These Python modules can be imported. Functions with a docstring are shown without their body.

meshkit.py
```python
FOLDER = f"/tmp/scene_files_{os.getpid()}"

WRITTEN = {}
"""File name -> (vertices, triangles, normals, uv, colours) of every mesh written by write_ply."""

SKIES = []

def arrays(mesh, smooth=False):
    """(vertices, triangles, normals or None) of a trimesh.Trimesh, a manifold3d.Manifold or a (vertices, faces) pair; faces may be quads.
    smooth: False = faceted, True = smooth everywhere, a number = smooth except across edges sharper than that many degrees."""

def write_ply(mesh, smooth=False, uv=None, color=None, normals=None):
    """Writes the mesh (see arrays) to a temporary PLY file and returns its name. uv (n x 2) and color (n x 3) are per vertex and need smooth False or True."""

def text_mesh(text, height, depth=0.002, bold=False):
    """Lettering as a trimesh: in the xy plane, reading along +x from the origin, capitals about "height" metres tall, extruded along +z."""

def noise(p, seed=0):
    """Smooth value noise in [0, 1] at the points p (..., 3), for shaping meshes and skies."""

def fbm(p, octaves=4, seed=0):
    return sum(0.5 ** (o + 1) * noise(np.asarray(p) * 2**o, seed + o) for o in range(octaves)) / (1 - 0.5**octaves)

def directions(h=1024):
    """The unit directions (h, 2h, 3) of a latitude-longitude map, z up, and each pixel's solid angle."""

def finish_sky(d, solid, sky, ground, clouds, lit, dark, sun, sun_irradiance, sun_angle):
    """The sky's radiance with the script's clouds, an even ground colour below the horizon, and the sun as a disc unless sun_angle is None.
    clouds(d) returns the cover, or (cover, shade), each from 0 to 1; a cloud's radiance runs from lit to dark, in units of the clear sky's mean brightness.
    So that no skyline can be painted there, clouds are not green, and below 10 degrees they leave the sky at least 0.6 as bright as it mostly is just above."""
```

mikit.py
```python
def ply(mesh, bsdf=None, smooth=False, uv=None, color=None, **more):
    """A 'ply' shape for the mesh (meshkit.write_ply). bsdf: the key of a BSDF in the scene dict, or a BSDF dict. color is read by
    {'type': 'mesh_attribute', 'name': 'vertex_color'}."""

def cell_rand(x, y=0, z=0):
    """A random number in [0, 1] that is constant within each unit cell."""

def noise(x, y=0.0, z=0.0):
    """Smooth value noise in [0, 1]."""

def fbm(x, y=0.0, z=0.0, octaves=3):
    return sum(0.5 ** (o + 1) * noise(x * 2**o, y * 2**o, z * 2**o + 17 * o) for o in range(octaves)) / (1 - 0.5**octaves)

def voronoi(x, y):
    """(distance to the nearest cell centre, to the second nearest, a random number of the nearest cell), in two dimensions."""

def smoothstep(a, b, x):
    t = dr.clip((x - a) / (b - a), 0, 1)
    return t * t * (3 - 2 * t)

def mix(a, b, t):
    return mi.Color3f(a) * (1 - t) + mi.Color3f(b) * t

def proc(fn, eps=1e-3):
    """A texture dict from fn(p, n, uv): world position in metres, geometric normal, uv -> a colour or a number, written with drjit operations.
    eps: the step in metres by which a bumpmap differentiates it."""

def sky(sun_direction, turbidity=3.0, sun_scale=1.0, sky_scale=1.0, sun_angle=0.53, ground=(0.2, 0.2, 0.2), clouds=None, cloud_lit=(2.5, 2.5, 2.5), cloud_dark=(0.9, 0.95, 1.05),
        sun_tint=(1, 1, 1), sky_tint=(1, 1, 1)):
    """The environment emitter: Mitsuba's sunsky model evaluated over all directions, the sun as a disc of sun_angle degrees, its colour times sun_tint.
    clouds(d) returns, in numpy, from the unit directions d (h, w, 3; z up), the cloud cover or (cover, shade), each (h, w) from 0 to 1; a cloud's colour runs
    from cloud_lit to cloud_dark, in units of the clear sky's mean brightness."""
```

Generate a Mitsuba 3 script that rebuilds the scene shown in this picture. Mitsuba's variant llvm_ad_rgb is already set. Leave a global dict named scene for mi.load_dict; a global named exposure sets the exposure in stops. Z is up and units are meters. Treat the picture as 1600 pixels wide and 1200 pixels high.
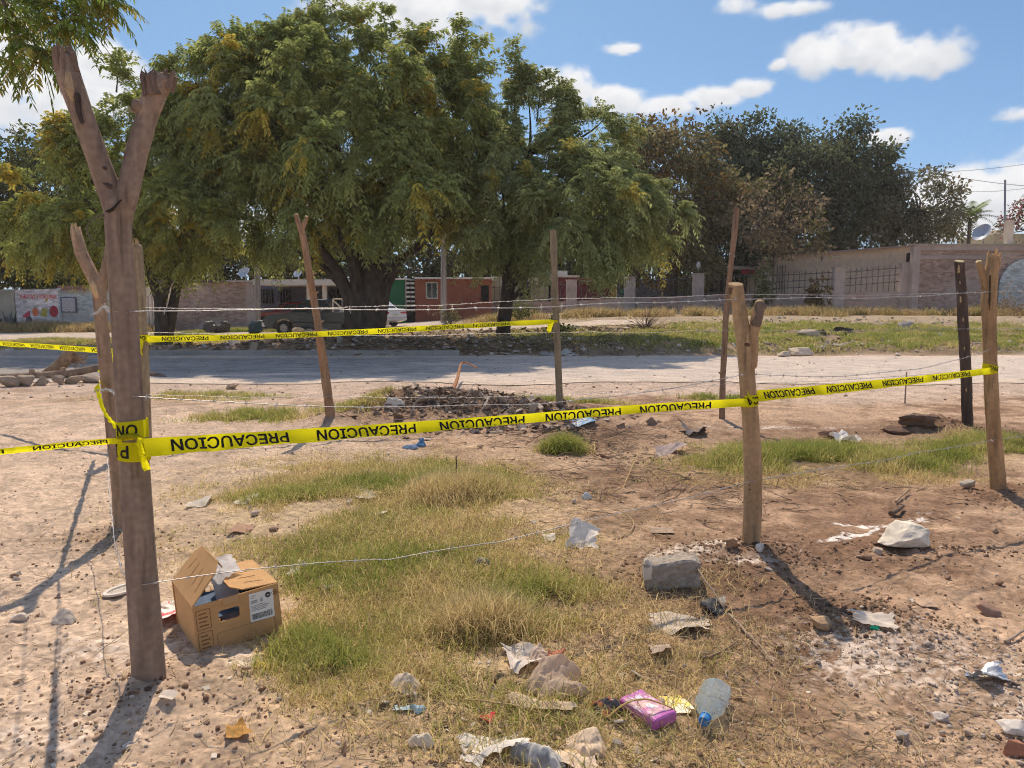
import math, random
import numpy as np, trimesh, manifold3d as m3
import drjit as dr
import mitsuba as mi
import mikit, meshkit
from mikit import proc, noise, fbm, smoothstep, mix
from shapely.geometry import Polygon, Point, box as sbox, LineString
from shapely import affinity

T = mi.ScalarTransform4f
scene, labels = {}, {}
R = np.random.default_rng(7)

# ------------------------------------------------------------------ camera, sky, exposure
H, TILT, FOV = 1.6, math.radians(6.35), 68.0
F = 800 / math.tan(math.radians(FOV / 2))          # focal length in pixels of the 1600 px photograph
cT, sT = math.cos(TILT), math.sin(TILT)
scene['camera'] = {'type': 'perspective', 'fov': FOV, 'fov_axis': 'x', 'near_clip': 0.05, 'far_clip': 9000.0,
                   'to_world': T().look_at(origin=[0, 0, H], target=[0, cT, H - sT], up=[0, 0, 1])}
SUN = np.array([-0.16, 1.0, 1.34])
exposure = 1.6

def ray(px, py):
    a, b = (px - 800) / F, (600 - py) / F
    return np.array([a, cT + b * sT, -sT + b * cT])

CLOUDS = [(650, 0, 125, 46), (770, 8, 62, 40), (895, 142, 40, 30), (955, 158, 40, 20), (860, 128, 18, 18), (1050, 168, 45, 14), (1110, 155, 40, 14),
          (1175, 138, 26, 11), (1300, 82, 58, 26), (1365, 78, 44, 22), (1430, 84, 50, 26), (1152, 10, 24, 11), (1225, 16, 48, 9), (972, 78, 26, 7),
          (1216, 100, 13, 8), (60, 150, 120, 60), (150, 110, 50, 32), (20, 90, 40, 60), (1545, 312, 110, 44), (1480, 345, 90, 30), (1388, 216, 26, 10), (1582, 178, 22, 9), (600, 330, 90, 40), (250, 345, 140, 40)]

def clouds(d):
    az, el = np.degrees(np.arctan2(d[..., 0], d[..., 1])), np.degrees(np.arcsin(np.clip(d[..., 2], -1, 1)))
    q = np.stack([az * .44, el * .62, az * 0], -1)
    n = meshkit.fbm(q, 6, 3)
    n2 = meshkit.fbm(q * 2.1 + 9, 5, 8)
    g, low = np.zeros_like(az), np.zeros_like(az)
    for px, py, rx, ry in CLOUDS:
        r = ray(px, py); r /= np.linalg.norm(r)
        a0, e0 = math.degrees(math.atan2(r[0], r[1])), math.degrees(math.asin(r[2]))
        sx, sy = math.degrees(rx / F) * 1.25, math.degrees(ry / F) * 1.25
        da = (az - a0) * math.cos(math.radians(e0))
        k = np.exp(-(da / sx) ** 2 - ((el - e0) / sy) ** 2)
        low = np.where(k > g, (e0 - el) / sy, low)
        g = np.maximum(g, k)
    out = (np.abs(az) > 40) | (el > 33)
    wide = np.clip((meshkit.fbm(np.stack([az * .06, el * .09, az * 0], -1), 4, 21) - .53) * 5, 0, 1) * np.clip(np.maximum((np.abs(az) - 40) / 8, (el - 33) / 6), 0, 1)
    g = np.maximum(g, np.where(out, wide, 0))
    v = g * (.30 + 1.4 * n) + (n2 - .5) * .62 * np.minimum(1, g * 3)
    cover = np.clip((v - .30) / .42, 0, 1)
    cover = cover * cover * (3 - 2 * cover)
    shade = np.clip(.30 + .5 * low + (n2 - .5) * 1.2, 0, 1) * .8
    return cover * .93, shade

scene['sky'] = mikit.sky(SUN, turbidity=3.2, clouds=clouds, cloud_lit=(3.4, 3.35, 3.3), cloud_dark=(2.1, 2.2, 2.35), sky_tint=(.76, .98, 1.12), ground=(.3, .22, .17))

# ------------------------------------------------------------------ small helpers
def num(key):
    if key not in labels and key not in scene and not any(k.startswith(key + '__') for k in scene): return key
    i = 1
    while f'{key}_{i:03d}' in labels or f'{key}_{i:03d}' in scene: i += 1
    return f'{key}_{i:03d}'

def tag(key, label=None, cat=None, group=None, kind=None):
    labels[key] = {k: v for k, v in (('label', label), ('category', cat), ('group', group), ('kind', kind)) if v}
    return key

def thing(name, label, cat, group=None): return tag(num(name), label, cat, group)

def tm(m):
    if isinstance(m, trimesh.Trimesh): return m
    if hasattr(m, 'to_mesh'):
        q = m.to_mesh(); return trimesh.Trimesh(q.vert_properties[:, :3], q.tri_verts, process=False)
    v, f = np.asarray(m[0], float), np.asarray(m[1], int)
    if f.shape[1] == 4: f = np.vstack([f[:, [0, 1, 2]], f[:, [0, 2, 3]]])
    return trimesh.Trimesh(v, f, process=False)

def cat(ms): return trimesh.util.concatenate([tm(m) for m in ms])

VC = {'matte', 'satin', 'thin', 'cloth', 'foliage', 'wood', 'gloss', 'brushed'}
def add(name, mesh, bsdf, color=None, smooth=False, parent=None, vary=0.0, kind=None, label=None):
    """ONE entry of scene; color: one rgb or one per vertex (for the vertex-colour materials)."""
    key = num(f'{parent}__{name}') if parent else num(name)
    mesh = tm(mesh)
    if isinstance(smooth, (int, float)) and not isinstance(smooth, bool):
        v, f, _ = meshkit.arrays(mesh, smooth); mesh = trimesh.Trimesh(v, f, process=False); smooth = True
    c = None
    if bsdf in VC:
        c = np.asarray((.5, .5, .5) if color is None else color, float)
        if c.ndim == 1:
            c = np.tile(c, (len(mesh.vertices), 1))
            if vary:
                q = np.asarray(mesh.vertices)
                c = c * (1 + vary * (meshkit.fbm(q * 7 + 3, 4)[:, None] - .5) * 2)
        c = np.clip(c, 0.003, .95)
    scene[key] = mikit.ply(mesh, bsdf, smooth=smooth, color=c)
    if kind or label: tag(key, label, None, None, kind)
    return key

def boxm(c, s, rz=0, rx=0, ry=0):
    m = trimesh.creation.box(s)
    if rx or ry or rz: m.apply_transform(trimesh.transformations.euler_matrix(rx, ry, rz))
    m.apply_translation(c); return m

def bevel_box(c, s, b=.01, rz=0):
    s = np.asarray(s, float) / 2; pts = []
    for sx in (-1, 1):
        for sy in (-1, 1):
            for sz in (-1, 1):
                for k in range(3):
                    p = s.copy(); p -= b; p[k] += b; pts.append(p * (sx, sy, sz))
    m = trimesh.convex.convex_hull(np.array(pts))
    if rz: m.apply_transform(trimesh.transformations.rotation_matrix(rz, [0, 0, 1]))
    m.apply_translation(c); return m

def tube(pts, rad, n=8, cap=True):
    P_ = np.asarray(pts, float); k = len(P_); rad = np.broadcast_to(np.asarray(rad, float), (k,))
    t = np.gradient(P_, axis=0); t /= np.linalg.norm(t, axis=1, keepdims=True) + 1e-12
    a = np.array([0, 0, 1.0]) if abs(t[0][2]) < .9 else np.array([1.0, 0, 0])
    u = np.zeros((k, 3))
    for i in range(k):
        a = a - t[i] * (a @ t[i]); a /= np.linalg.norm(a) + 1e-12; u[i] = a
    w = np.cross(t, u); an = np.arange(n) * 2 * np.pi / n
    v = P_[:, None] + rad[:, None, None] * (np.cos(an)[None, :, None] * u[:, None] + np.sin(an)[None, :, None] * w[:, None])
    i, j = np.meshgrid(np.arange(k - 1), np.arange(n), indexing='ij'); j2 = (j + 1) % n
    f = np.stack([i * n + j, i * n + j2, (i + 1) * n + j2, (i + 1) * n + j], -1).reshape(-1, 4)
    f = np.vstack([f[:, [0, 1, 2]], f[:, [0, 2, 3]]]); v = v.reshape(-1, 3)
    if cap:
        m = len(v); v = np.vstack([v, P_[0], P_[-1]]); e = np.arange(n); e2 = (e + 1) % n
        f = np.vstack([f, np.stack([e2, e, e * 0 + m], 1), np.stack([(k - 1) * n + e, (k - 1) * n + e2, e * 0 + m + 1], 1)])
    return trimesh.Trimesh(v, f, process=False)

def spline(pts, n):
    from scipy.interpolate import CubicSpline
    p = np.asarray(pts, float); s = np.r_[0, np.cumsum(np.linalg.norm(np.diff(p, axis=0), axis=1))]
    if len(p) == 2: return p[0] + (p[1] - p[0]) * np.linspace(0, 1, n)[:, None]
    return CubicSpline(s, p)(np.linspace(0, s[-1], n))

def extrude(poly, h): return trimesh.creation.extrude_polygon(poly, h, engine='earcut')

def place(m, origin, ux, uy, uz):
    M = np.eye(4); M[:3, 0], M[:3, 1], M[:3, 2], M[:3, 3] = ux, uy, uz, origin
    m = tm(m).copy(); m.apply_transform(M)
    if np.linalg.det(M[:3, :3]) < 0: m.invert()
    return m

# ------------------------------------------------------------------ terrain
def ss(a, b, x):
    t = np.clip((np.asarray(x, float) - a) / (b - a), 0, 1); return t * t * (3 - 2 * t)

def plateau(y, a, b, c, d): return ss(a, b, y) * (1 - ss(c, d, y))

DIGS = [(-1.5, 2.9, .25, .05), (1.5, 4.55, .3, .06), (-2.75, 5.15, .25, .04), (-2.4, 9.9, .3, .06), (.66, 10.2, .4, .05), (4.1, 6.1, .35, .07), (5.3, 9.2, .6, .07), (5.1, 9.3, .35, .09), (1.75, 3.55, .3, .05), (1.2, 4.3, .45, .03), (2.5, 4.7, .5, .03)]
MOUNDS = [(-1.0, 10.5, 1.5, .8, .20), (-.5, 10.2, .9, .5, .10), (-.1, 10.9, 1.3, .5, .08), (-1.55, 10.75, .55, .4, .12)]

def terrain(x, y, fine=True):
    x, y = np.asarray(x, float), np.asarray(y, float)
    rr = ss(-12, 8, x)
    z = .85 * rr * ss(23, 34, y) + .1 * rr * ss(34, 46, y)
    h = .14 + .2 * ss(-10, -6, x) - .14 * ss(2, 8, x)
    z = z + h * plateau(y, 21.95, 23.0 + 0 * x, 27.0, 29.5)
    far = ss(12, 16, y)
    road = plateau(y, 13.0, 14.2, 21.2, 21.9)
    p = np.stack([x, y, x * 0], -1)
    if fine:
        n1 = meshkit.fbm(p * .8, 3, 5) - .5
        z = z + n1 * .10 * (1 - .85 * road) * (1 - ss(60, 90, np.hypot(x, y)))
        near = 1 - ss(9, 16, np.hypot(x, y))
        z = z + near * ((meshkit.fbm(p * 5, 4, 9) - .5) * .045 + np.maximum(0, meshkit.fbm(p * 24, 3, 2) - .52) * .05)
        bank = plateau(y, 21.9, 22.6, 30, 33) * (1 - .6 * ss(-6, -12, x))
        z = z + bank * (meshkit.fbm(p * 1.7, 4, 31) - .45) * .16
    for off in (0, 1.45):                                             # wheel ruts in the dust at the left
        z = z - .022 * np.exp(-((x + 3.1 + off + .22 * (y - 4) + .25 * np.sin(y * .5)) / .13) ** 2) * plateau(y, 1.5, 3, 11, 13)
    for cx, cy, r, a in DIGS:
        d = np.exp(-((x - cx) ** 2 + (y - cy) ** 2) / (r * r))
        z = z + d * a * ((.45 + 1.1 * meshkit.fbm(p * 11, 3, 4)) if fine else 1)
    for cx, cy, rx, ry, a in MOUNDS:
        d = np.exp(-((x - cx) / rx) ** 2 - ((y - cy) / ry) ** 2)
        z = z + d * a * ((.6 + .8 * meshkit.fbm(p * 6, 4, 14)) if fine else 1)
    return z

_tz = {}
def tz(x, y):
    k = (round(float(x), 3), round(float(y), 3))
    if k not in _tz: _tz[k] = float(terrain(np.array([k[0]]), np.array([k[1]]), k[1] < 20)[0])
    return _tz[k]

def G(px, py):
    """The ground point seen at a pixel of the photograph."""
    r = ray(px, py); z = 0.0
    for _ in range(7):
        t = (z - H) / r[2]; p = np.array([0, 0, H]) + r * t; z = .5 * z + .5 * float(terrain(p[:1], p[1:2], False)[0])
    return np.array([p[0], p[1], tz(p[0], p[1])])

def P(px, py, y):
    r = ray(px, py); return np.array([0, 0, H]) + r * (y / r[1])

def GX(px, y):
    z = 0.0
    for _ in range(3):
        zc = y * cT + (H - z) * sT; x = (px - 800) / F * zc; z = tz(x, y)
    return np.array([x, y, z])

# ------------------------------------------------------------------ materials
def two(b): return {'type': 'twosided', 'bsdf': b}
def rgb(c): return {'type': 'rgb', 'value': list(map(float, c))}
VCOL = {'type': 'mesh_attribute', 'name': 'vertex_color'}
def pr(c, rough=.8, spec=.3, **k): return {'type': 'principled', 'base_color': c if isinstance(c, dict) else rgb(c), 'roughness': rough, 'specular': spec, **k}

scene['matte'] = two(pr(VCOL, .9, .2))
scene['wood'] = two({'type': 'bumpmap', 'arbitrary': proc(lambda p, n, uv: .003 * fbm(p.x * 75, p.y * 75, p.z * 7, 3) + .0025 * fbm(p.x * 160, p.y * 160, p.z * 60, 2), .0015), 'scale': 1.0, 'bsdf': pr(VCOL, .85, .25)})
scene['satin'] = two(pr(VCOL, .5, .4))
scene['gloss'] = two(pr(VCOL, .25, .5, clearcoat=.6, clearcoat_gloss=.9))
scene['brushed'] = two(pr(VCOL, .42, .5, metallic=.55))
scene['foliage'] = {'type': 'principledthin', 'base_color': VCOL, 'roughness': .55, 'diff_trans': 1.0, 'spec_trans': 0.0, 'eta': 1.35}
scene['thin'] = {'type': 'principledthin', 'base_color': VCOL, 'roughness': .45, 'diff_trans': .9, 'spec_trans': 0.0, 'eta': 1.35}
scene['cloth'] = {'type': 'principledthin', 'base_color': VCOL, 'roughness': .8, 'diff_trans': .3, 'spec_trans': 0.0, 'eta': 1.3}
scene['tape_film'] = {'type': 'principledthin', 'base_color': rgb((.93, .90, .02)), 'roughness': .28, 'diff_trans': 1.0, 'spec_trans': 0.0, 'eta': 1.45}
scene['car_glass'] = two(pr((.03, .035, .04), .06, .6))
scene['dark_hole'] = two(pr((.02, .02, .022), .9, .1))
scene['clear_plastic'] = {'type': 'blendbsdf', 'weight': .27, 'a': {'type': 'thindielectric', 'int_ior': 1.5, 'specular_transmittance': {'type': 'rgb', 'value': [.88, .94, .98]}}, 'b': {'type': 'principledthin', 'base_color': rgb((.72, .84, .92)), 'roughness': .15, 'diff_trans': 1.0, 'spec_trans': 0.0, 'eta': 1.5}}

def near_to(p, cx, cy, rx, ry): return dr.exp(-dr.square((p.x - cx) / rx) - dr.square((p.y - cy) / ry))

def soil(p, n, uv):
    f1 = fbm(p.x * .9, p.y * .9, 0, 4); f2 = fbm(p.x * 5 + 7, p.y * 5, 1, 4); f3 = fbm(p.x * 38, p.y * 38, p.z * 38, 3)
    tan_, brown, pale = mi.Color3f(.415, .29, .20), mi.Color3f(.24, .15, .10), mi.Color3f(.53, .41, .315)
    west = smoothstep(.6, -1.6, p.x + .22 * (p.y - 3) + (f1 - .5) * 3) * smoothstep(14, 10, p.y)
    c = mix(mix(brown, tan_, smoothstep(.3, .62, f1 * .6 + f2 * .4)), pale, dr.clip(west * .75, 0, 1))
    vis = smoothstep(60, 10, dr.sqrt(p.x * p.x + p.y * p.y))
    c = mix(c, mi.Color3f(.47, .365, .29), smoothstep(11.5, 13.2, p.y + (f1 - .5) * 3) * smoothstep(22.3, 21.6, p.y) * .9)      # dusty verge beside the road
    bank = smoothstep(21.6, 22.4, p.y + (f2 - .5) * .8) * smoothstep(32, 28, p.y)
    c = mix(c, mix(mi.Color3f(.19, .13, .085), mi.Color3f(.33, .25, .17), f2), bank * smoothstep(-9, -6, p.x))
    c = mix(c, mi.Color3f(.36, .29, .20), smoothstep(28, 32, p.y) * .8)
    dark = dr.minimum(1, near_to(p, -1.0, 10.3, 1.9, .9) + near_to(p, 1.5, 4.6, .9, .45) + near_to(p, 1.7, 3.6, .45, .3) * .8 + near_to(p, 5.2, 9.2, 1.3, .7) + near_to(p, 4.2, 6.1, .8, .4) + near_to(p, .9, 8.9, .7, 1.2) * .8
                      + near_to(p, -2.7, 5.0, .5, .25) * .8 + near_to(p, 2.6, 4.9, .9, .25) * .7 + near_to(p, .9, 4.1, .9, .35) * .9 + near_to(p, -1.4, 3.0, .35, .2) * .5 + near_to(p, 3.2, 8.9, 2.5, .8) * .5)
    c = mix(c, mi.Color3f(.15, .088, .055), dr.clip(dark * (.25 + 1.1 * f2), 0, 1) * .85)
    grass = dr.minimum(1, near_to(p, -1.35, 6.4, 1.5, 1.5) + near_to(p, -.75, 4.9, 1.1, 1.2) + near_to(p, -.3, 3.7, .8, .8) + near_to(p, 3.0, 7.5, 1.4, .8) + near_to(p, .1, 2.7, .8, .5) + near_to(p, 5.2, 8, 1, .6))
    c = mix(c, mi.Color3f(.34, .26, .135), dr.clip(grass * (.3 + f2), 0, 1) * .7)
    ash = (near_to(p, 1.95, 3.15, .42, .24) * .7 + near_to(p, 1.45, 3.25, .25, .2) + near_to(p, 1.05, 4.6, .22, .14) + near_to(p, 1.35, 4.75, .3, .1) + near_to(p, -1.8, 3.35, .25, .14) + near_to(p, -2.05, 2.55, .5, .18)
           + near_to(p, 2.2, 2.75, .4, .3) * .7 + near_to(p, 1.35, 4.35, .2, .06) + near_to(p, -1.15, 3.2, .1, .1) * .8 + near_to(p, 3.2, 9.4, 1.1, .08) * .9)
    l1 = dr.abs((p.y - 4.95) - (p.x - 2.3) * .62 + (f2 - .5) * .3 + (f1 - .5) * .3); chalk = smoothstep(.055, .008, l1) * smoothstep(1.95, 2.15, p.x) * smoothstep(3.25, 3.0, p.x)
    l2 = dr.abs((p.y - 5.22) + (p.x - 2.55) * .55 + (f2 - .5) * .12); chalk = dr.maximum(chalk, smoothstep(.04, .006, l2) * smoothstep(2.22, 2.35, p.x) * smoothstep(2.72, 2.6, p.x))
    c = mix(c, mi.Color3f(.55, .485, .425), dr.clip(ash * smoothstep(.40, .66, f3 * .65 + f2 * .35) * .9, 0, .62))
    c = mix(c, mi.Color3f(.70, .66, .62), dr.clip(chalk * smoothstep(.38, .60, f3 * .6 + f2 * .4) * 1.1, 0, .8))
    return c * (1 + vis * ((f3 - .5) * 1.15 + (f2 - .5) * .6))

def soil_h(p, n, uv): return .009 * fbm(p.x * 45, p.y * 45, p.z * 45, 3) + .016 * fbm(p.x * 13, p.y * 13, 3, 3)
scene['soil'] = two({'type': 'bumpmap', 'arbitrary': proc(soil_h, .004), 'scale': 1.0, 'bsdf': pr(proc(soil), .95, .1)})

def road_c(p, n, uv):
    f1 = fbm(p.x * .5, p.y * 1.6, 0, 4); f2 = fbm(p.x * 3, p.y * 7, 2, 4); f3 = noise(p.x * 30, p.y * 30)
    west = smoothstep(2, -5, p.x + (f1 - .5) * 8) * smoothstep(15.0, 16.4, p.y + (f1 - .5) * 3)
    dust = mix(mi.Color3f(.42, .365, .325), mi.Color3f(.50, .415, .34), f2)
    tar = mix(mi.Color3f(.19, .178, .17), mi.Color3f(.30, .272, .25), f2)
    c = mix(dust, tar, dr.clip(west * (.5 + f1 * .9), 0, 1))
    c = mix(c, mi.Color3f(.52, .42, .33), smoothstep(20.2, 21.4, p.y + (f1 - .5)) * .7 + smoothstep(15.6, 14.2, p.y + (f1 - .5) * 1.5) * .8)
    return c * (.66 + .3 * f3 + .5 * f2)
scene['road_dust'] = two({'type': 'bumpmap', 'arbitrary': proc(lambda p, n, uv: .02 * fbm(p.x * 4, p.y * 7, 0, 4), .02), 'scale': 1.0, 'bsdf': pr(proc(road_c), .95, .1)})

def weather(p, k=1.0): return 1 + k * (fbm(p.x * .7 + p.y * .3, p.z * 1.4, 3, 4) - .5) * .7 + k * (fbm(p.x * 6, p.z * 5, p.y * 6, 3) - .5) * .35

def brick(face, joint, jw=.18, patch=None):
    def fn(p, n, uv):
        u = (p.x + p.y * .3) / .26; row = p.z / .085; v = dr.floor(row)
        u = u + .5 * (v - 2 * dr.floor(v / 2))
        fx, fz = u - dr.floor(u), row - v
        j = dr.maximum(smoothstep(1 - jw * .5, 1, fx), smoothstep(1 - jw, 1 - jw * .3, fz))
        c = mi.Color3f(face) * (.72 + .56 * mikit.cell_rand(dr.floor(u), v))
        c = mix(c, mi.Color3f(joint), j * .8)
        if patch: c = mix(c, mi.Color3f(patch), smoothstep(.5, .68, fbm(p.x * .8, p.z * 1.3, 2, 4)) * .8)
        return c * weather(p)
    return two(pr(proc(fn), .9, .15))
scene['brick_red'] = brick((.27, .15, .115), (.33, .27, .23), .2)
scene['brick_white'] = brick((.66, .63, .62), (.36, .34, .34), .16)
scene['brick_blue'] = brick((.46, .52, .53), (.27, .29, .30), .2, (.50, .47, .44))
scene['brick_brown'] = brick((.36, .25, .205), (.40, .32, .28), .2, (.41, .34, .30))
def plaster(c, k=1.0): return two(pr(proc(lambda p, n, uv: mi.Color3f(*c) * weather(p, k)), .9, .15))
scene['plaster_cream'] = plaster((.74, .62, .49)); scene['plaster_grey'] = plaster((.42, .345, .31)); scene['plaster_green'] = plaster((.025, .16, .075), .5)
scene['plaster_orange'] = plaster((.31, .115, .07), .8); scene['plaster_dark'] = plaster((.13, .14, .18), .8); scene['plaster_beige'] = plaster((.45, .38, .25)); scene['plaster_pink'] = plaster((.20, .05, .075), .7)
scene['plaster_white'] = plaster((.66, .62, .56), .8); scene['concrete'] = plaster((.36, .33, .30), .9); scene['gate_green'] = plaster((.34, .33, .27), .6)

def card(p, n, uv):
    f = fbm(p.x * 30, p.y * 30, p.z * 30, 3); g = fbm(p.x * 6, p.y * 6, p.z * 6, 3)
    return mi.Color3f(.50, .295, .135) * (.8 + .2 * f + .22 * g)
scene['cardboard'] = two(pr(proc(card), .8, .25))

def stone_c(p, n, uv):
    f = fbm(p.x * 14, p.y * 14, p.z * 14, 4); g = fbm(p.x * 60, p.y * 60, p.z * 60, 3)
    return mix((.27, .22, .18), (.47, .41, .34), f) * (.6 + .75 * g)
scene['rock'] = two({'type': 'bumpmap', 'arbitrary': proc(lambda p, n, uv: .022 * fbm(p.x * 40, p.y * 40, p.z * 40, 4), .002), 'scale': 1.0, 'bsdf': pr(proc(stone_c), .9, .2)})

# ------------------------------------------------------------------ ground, roads, kerb
def ground_mesh():
    front = np.radians(np.arange(-46, 46.01, .16)); back = np.radians(np.arange(46, 314, 4.0)[1:])
    ang = np.r_[front, back]
    rr = np.r_[.25, .6, 1.0, np.geomspace(1.3, 60, 460), np.geomspace(64, 480, 16)]
    a, r = np.meshgrid(ang, rr); x, y = r * np.sin(a), r * np.cos(a)
    z = terrain(x, y)
    k, n = x.shape; i, j = np.meshgrid(np.arange(k - 1), np.arange(n), indexing='ij'); j2 = (j + 1) % n
    f = np.stack([i * n + j, i * n + j2, (i + 1) * n + j2, (i + 1) * n + j], -1).reshape(-1, 4)[:, ::-1]
    v = np.stack([x, y, z], -1).reshape(-1, 3); c = len(v)
    v = np.vstack([v, [[0, 0, tz(0, 0)]]]); f = np.vstack([f[:, [0, 1, 2]], f[:, [0, 2, 3]], np.stack([np.arange(n), (np.arange(n) + 1) % n, np.full(n, c)], 1)[:, ::-1]])
    return v, f
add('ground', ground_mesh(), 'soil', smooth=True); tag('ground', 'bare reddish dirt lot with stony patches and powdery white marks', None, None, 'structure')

def strip(x0, x1, y0f, y1f, nx, ny, lift):
    xs = np.linspace(x0, x1, nx); t = np.linspace(0, 1, ny)
    y = y0f(xs)[:, None] * (1 - t) + y1f(xs)[:, None] * t; x = np.repeat(xs[:, None], ny, 1)
    z = terrain(x, y) + lift
    i, j = np.meshgrid(np.arange(nx - 1), np.arange(ny - 1), indexing='ij')
    f = np.stack([i * ny + j, (i + 1) * ny + j, (i + 1) * ny + j + 1, i * ny + j + 1], -1).reshape(-1, 4)
    return np.stack([x, y, z], -1).reshape(-1, 3), f
wob = lambda xs, s, a, b: a * (meshkit.fbm(np.stack([xs * b, xs * 0 + s, xs * 0], -1), 4, int(s)) - .5)
add('road', strip(-45, 60, lambda xs: 14.4 + wob(xs, 3, 1.5, .5), lambda xs: 21.55 + wob(xs, 5, .5, .8) * ss(-5, -3, xs), 500, 60, .012), 'road_dust', smooth=True)
tag('road', 'dusty grey road running across behind the posts', None, None, 'structure')
add('side_road', strip(-45, 5.5, lambda xs: 29.9 + wob(xs, 6, 2.2, .5), lambda xs: 32.0 + wob(xs, 8, 2.0, .5) + 3.7 * (1 - ss(-4, 2, xs)), 400, 24, .03), 'road_dust', smooth=True)
tag('side_road', 'pale dirt lane in front of the houses', None, None, 'structure')
kx = np.linspace(-45, -1.5, 60)
kz = terrain(kx, kx * 0 + 21.6, False)
kv = np.concatenate([np.stack([kx, kx * 0 + y, kz + z], -1) for y, z in ((21.62, -.1), (21.64, .13), (21.66, .15), (21.80, .15), (21.82, .13), (21.82, -.1))], 0)
n_ = len(kx); kf = np.vstack([np.stack([np.arange(n_ - 1) + r * n_, np.arange(1, n_) + r * n_, np.arange(1, n_) + (r + 1) * n_, np.arange(n_ - 1) + (r + 1) * n_], 1) for r in range(5)])
add('kerb', (kv, kf), 'concrete', smooth=30); tag('kerb', 'low concrete kerb between the road and the tree strip', None, None, 'structure')
add('house_path', strip(-6.6, -3.4, lambda xs: 35.0 + 0 * xs, lambda xs: 46.5 + 0 * xs, 12, 30, .04), 'road_dust', smooth=True); tag('house_path', 'pale drive leading to the green house', None, None, 'structure')

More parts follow.
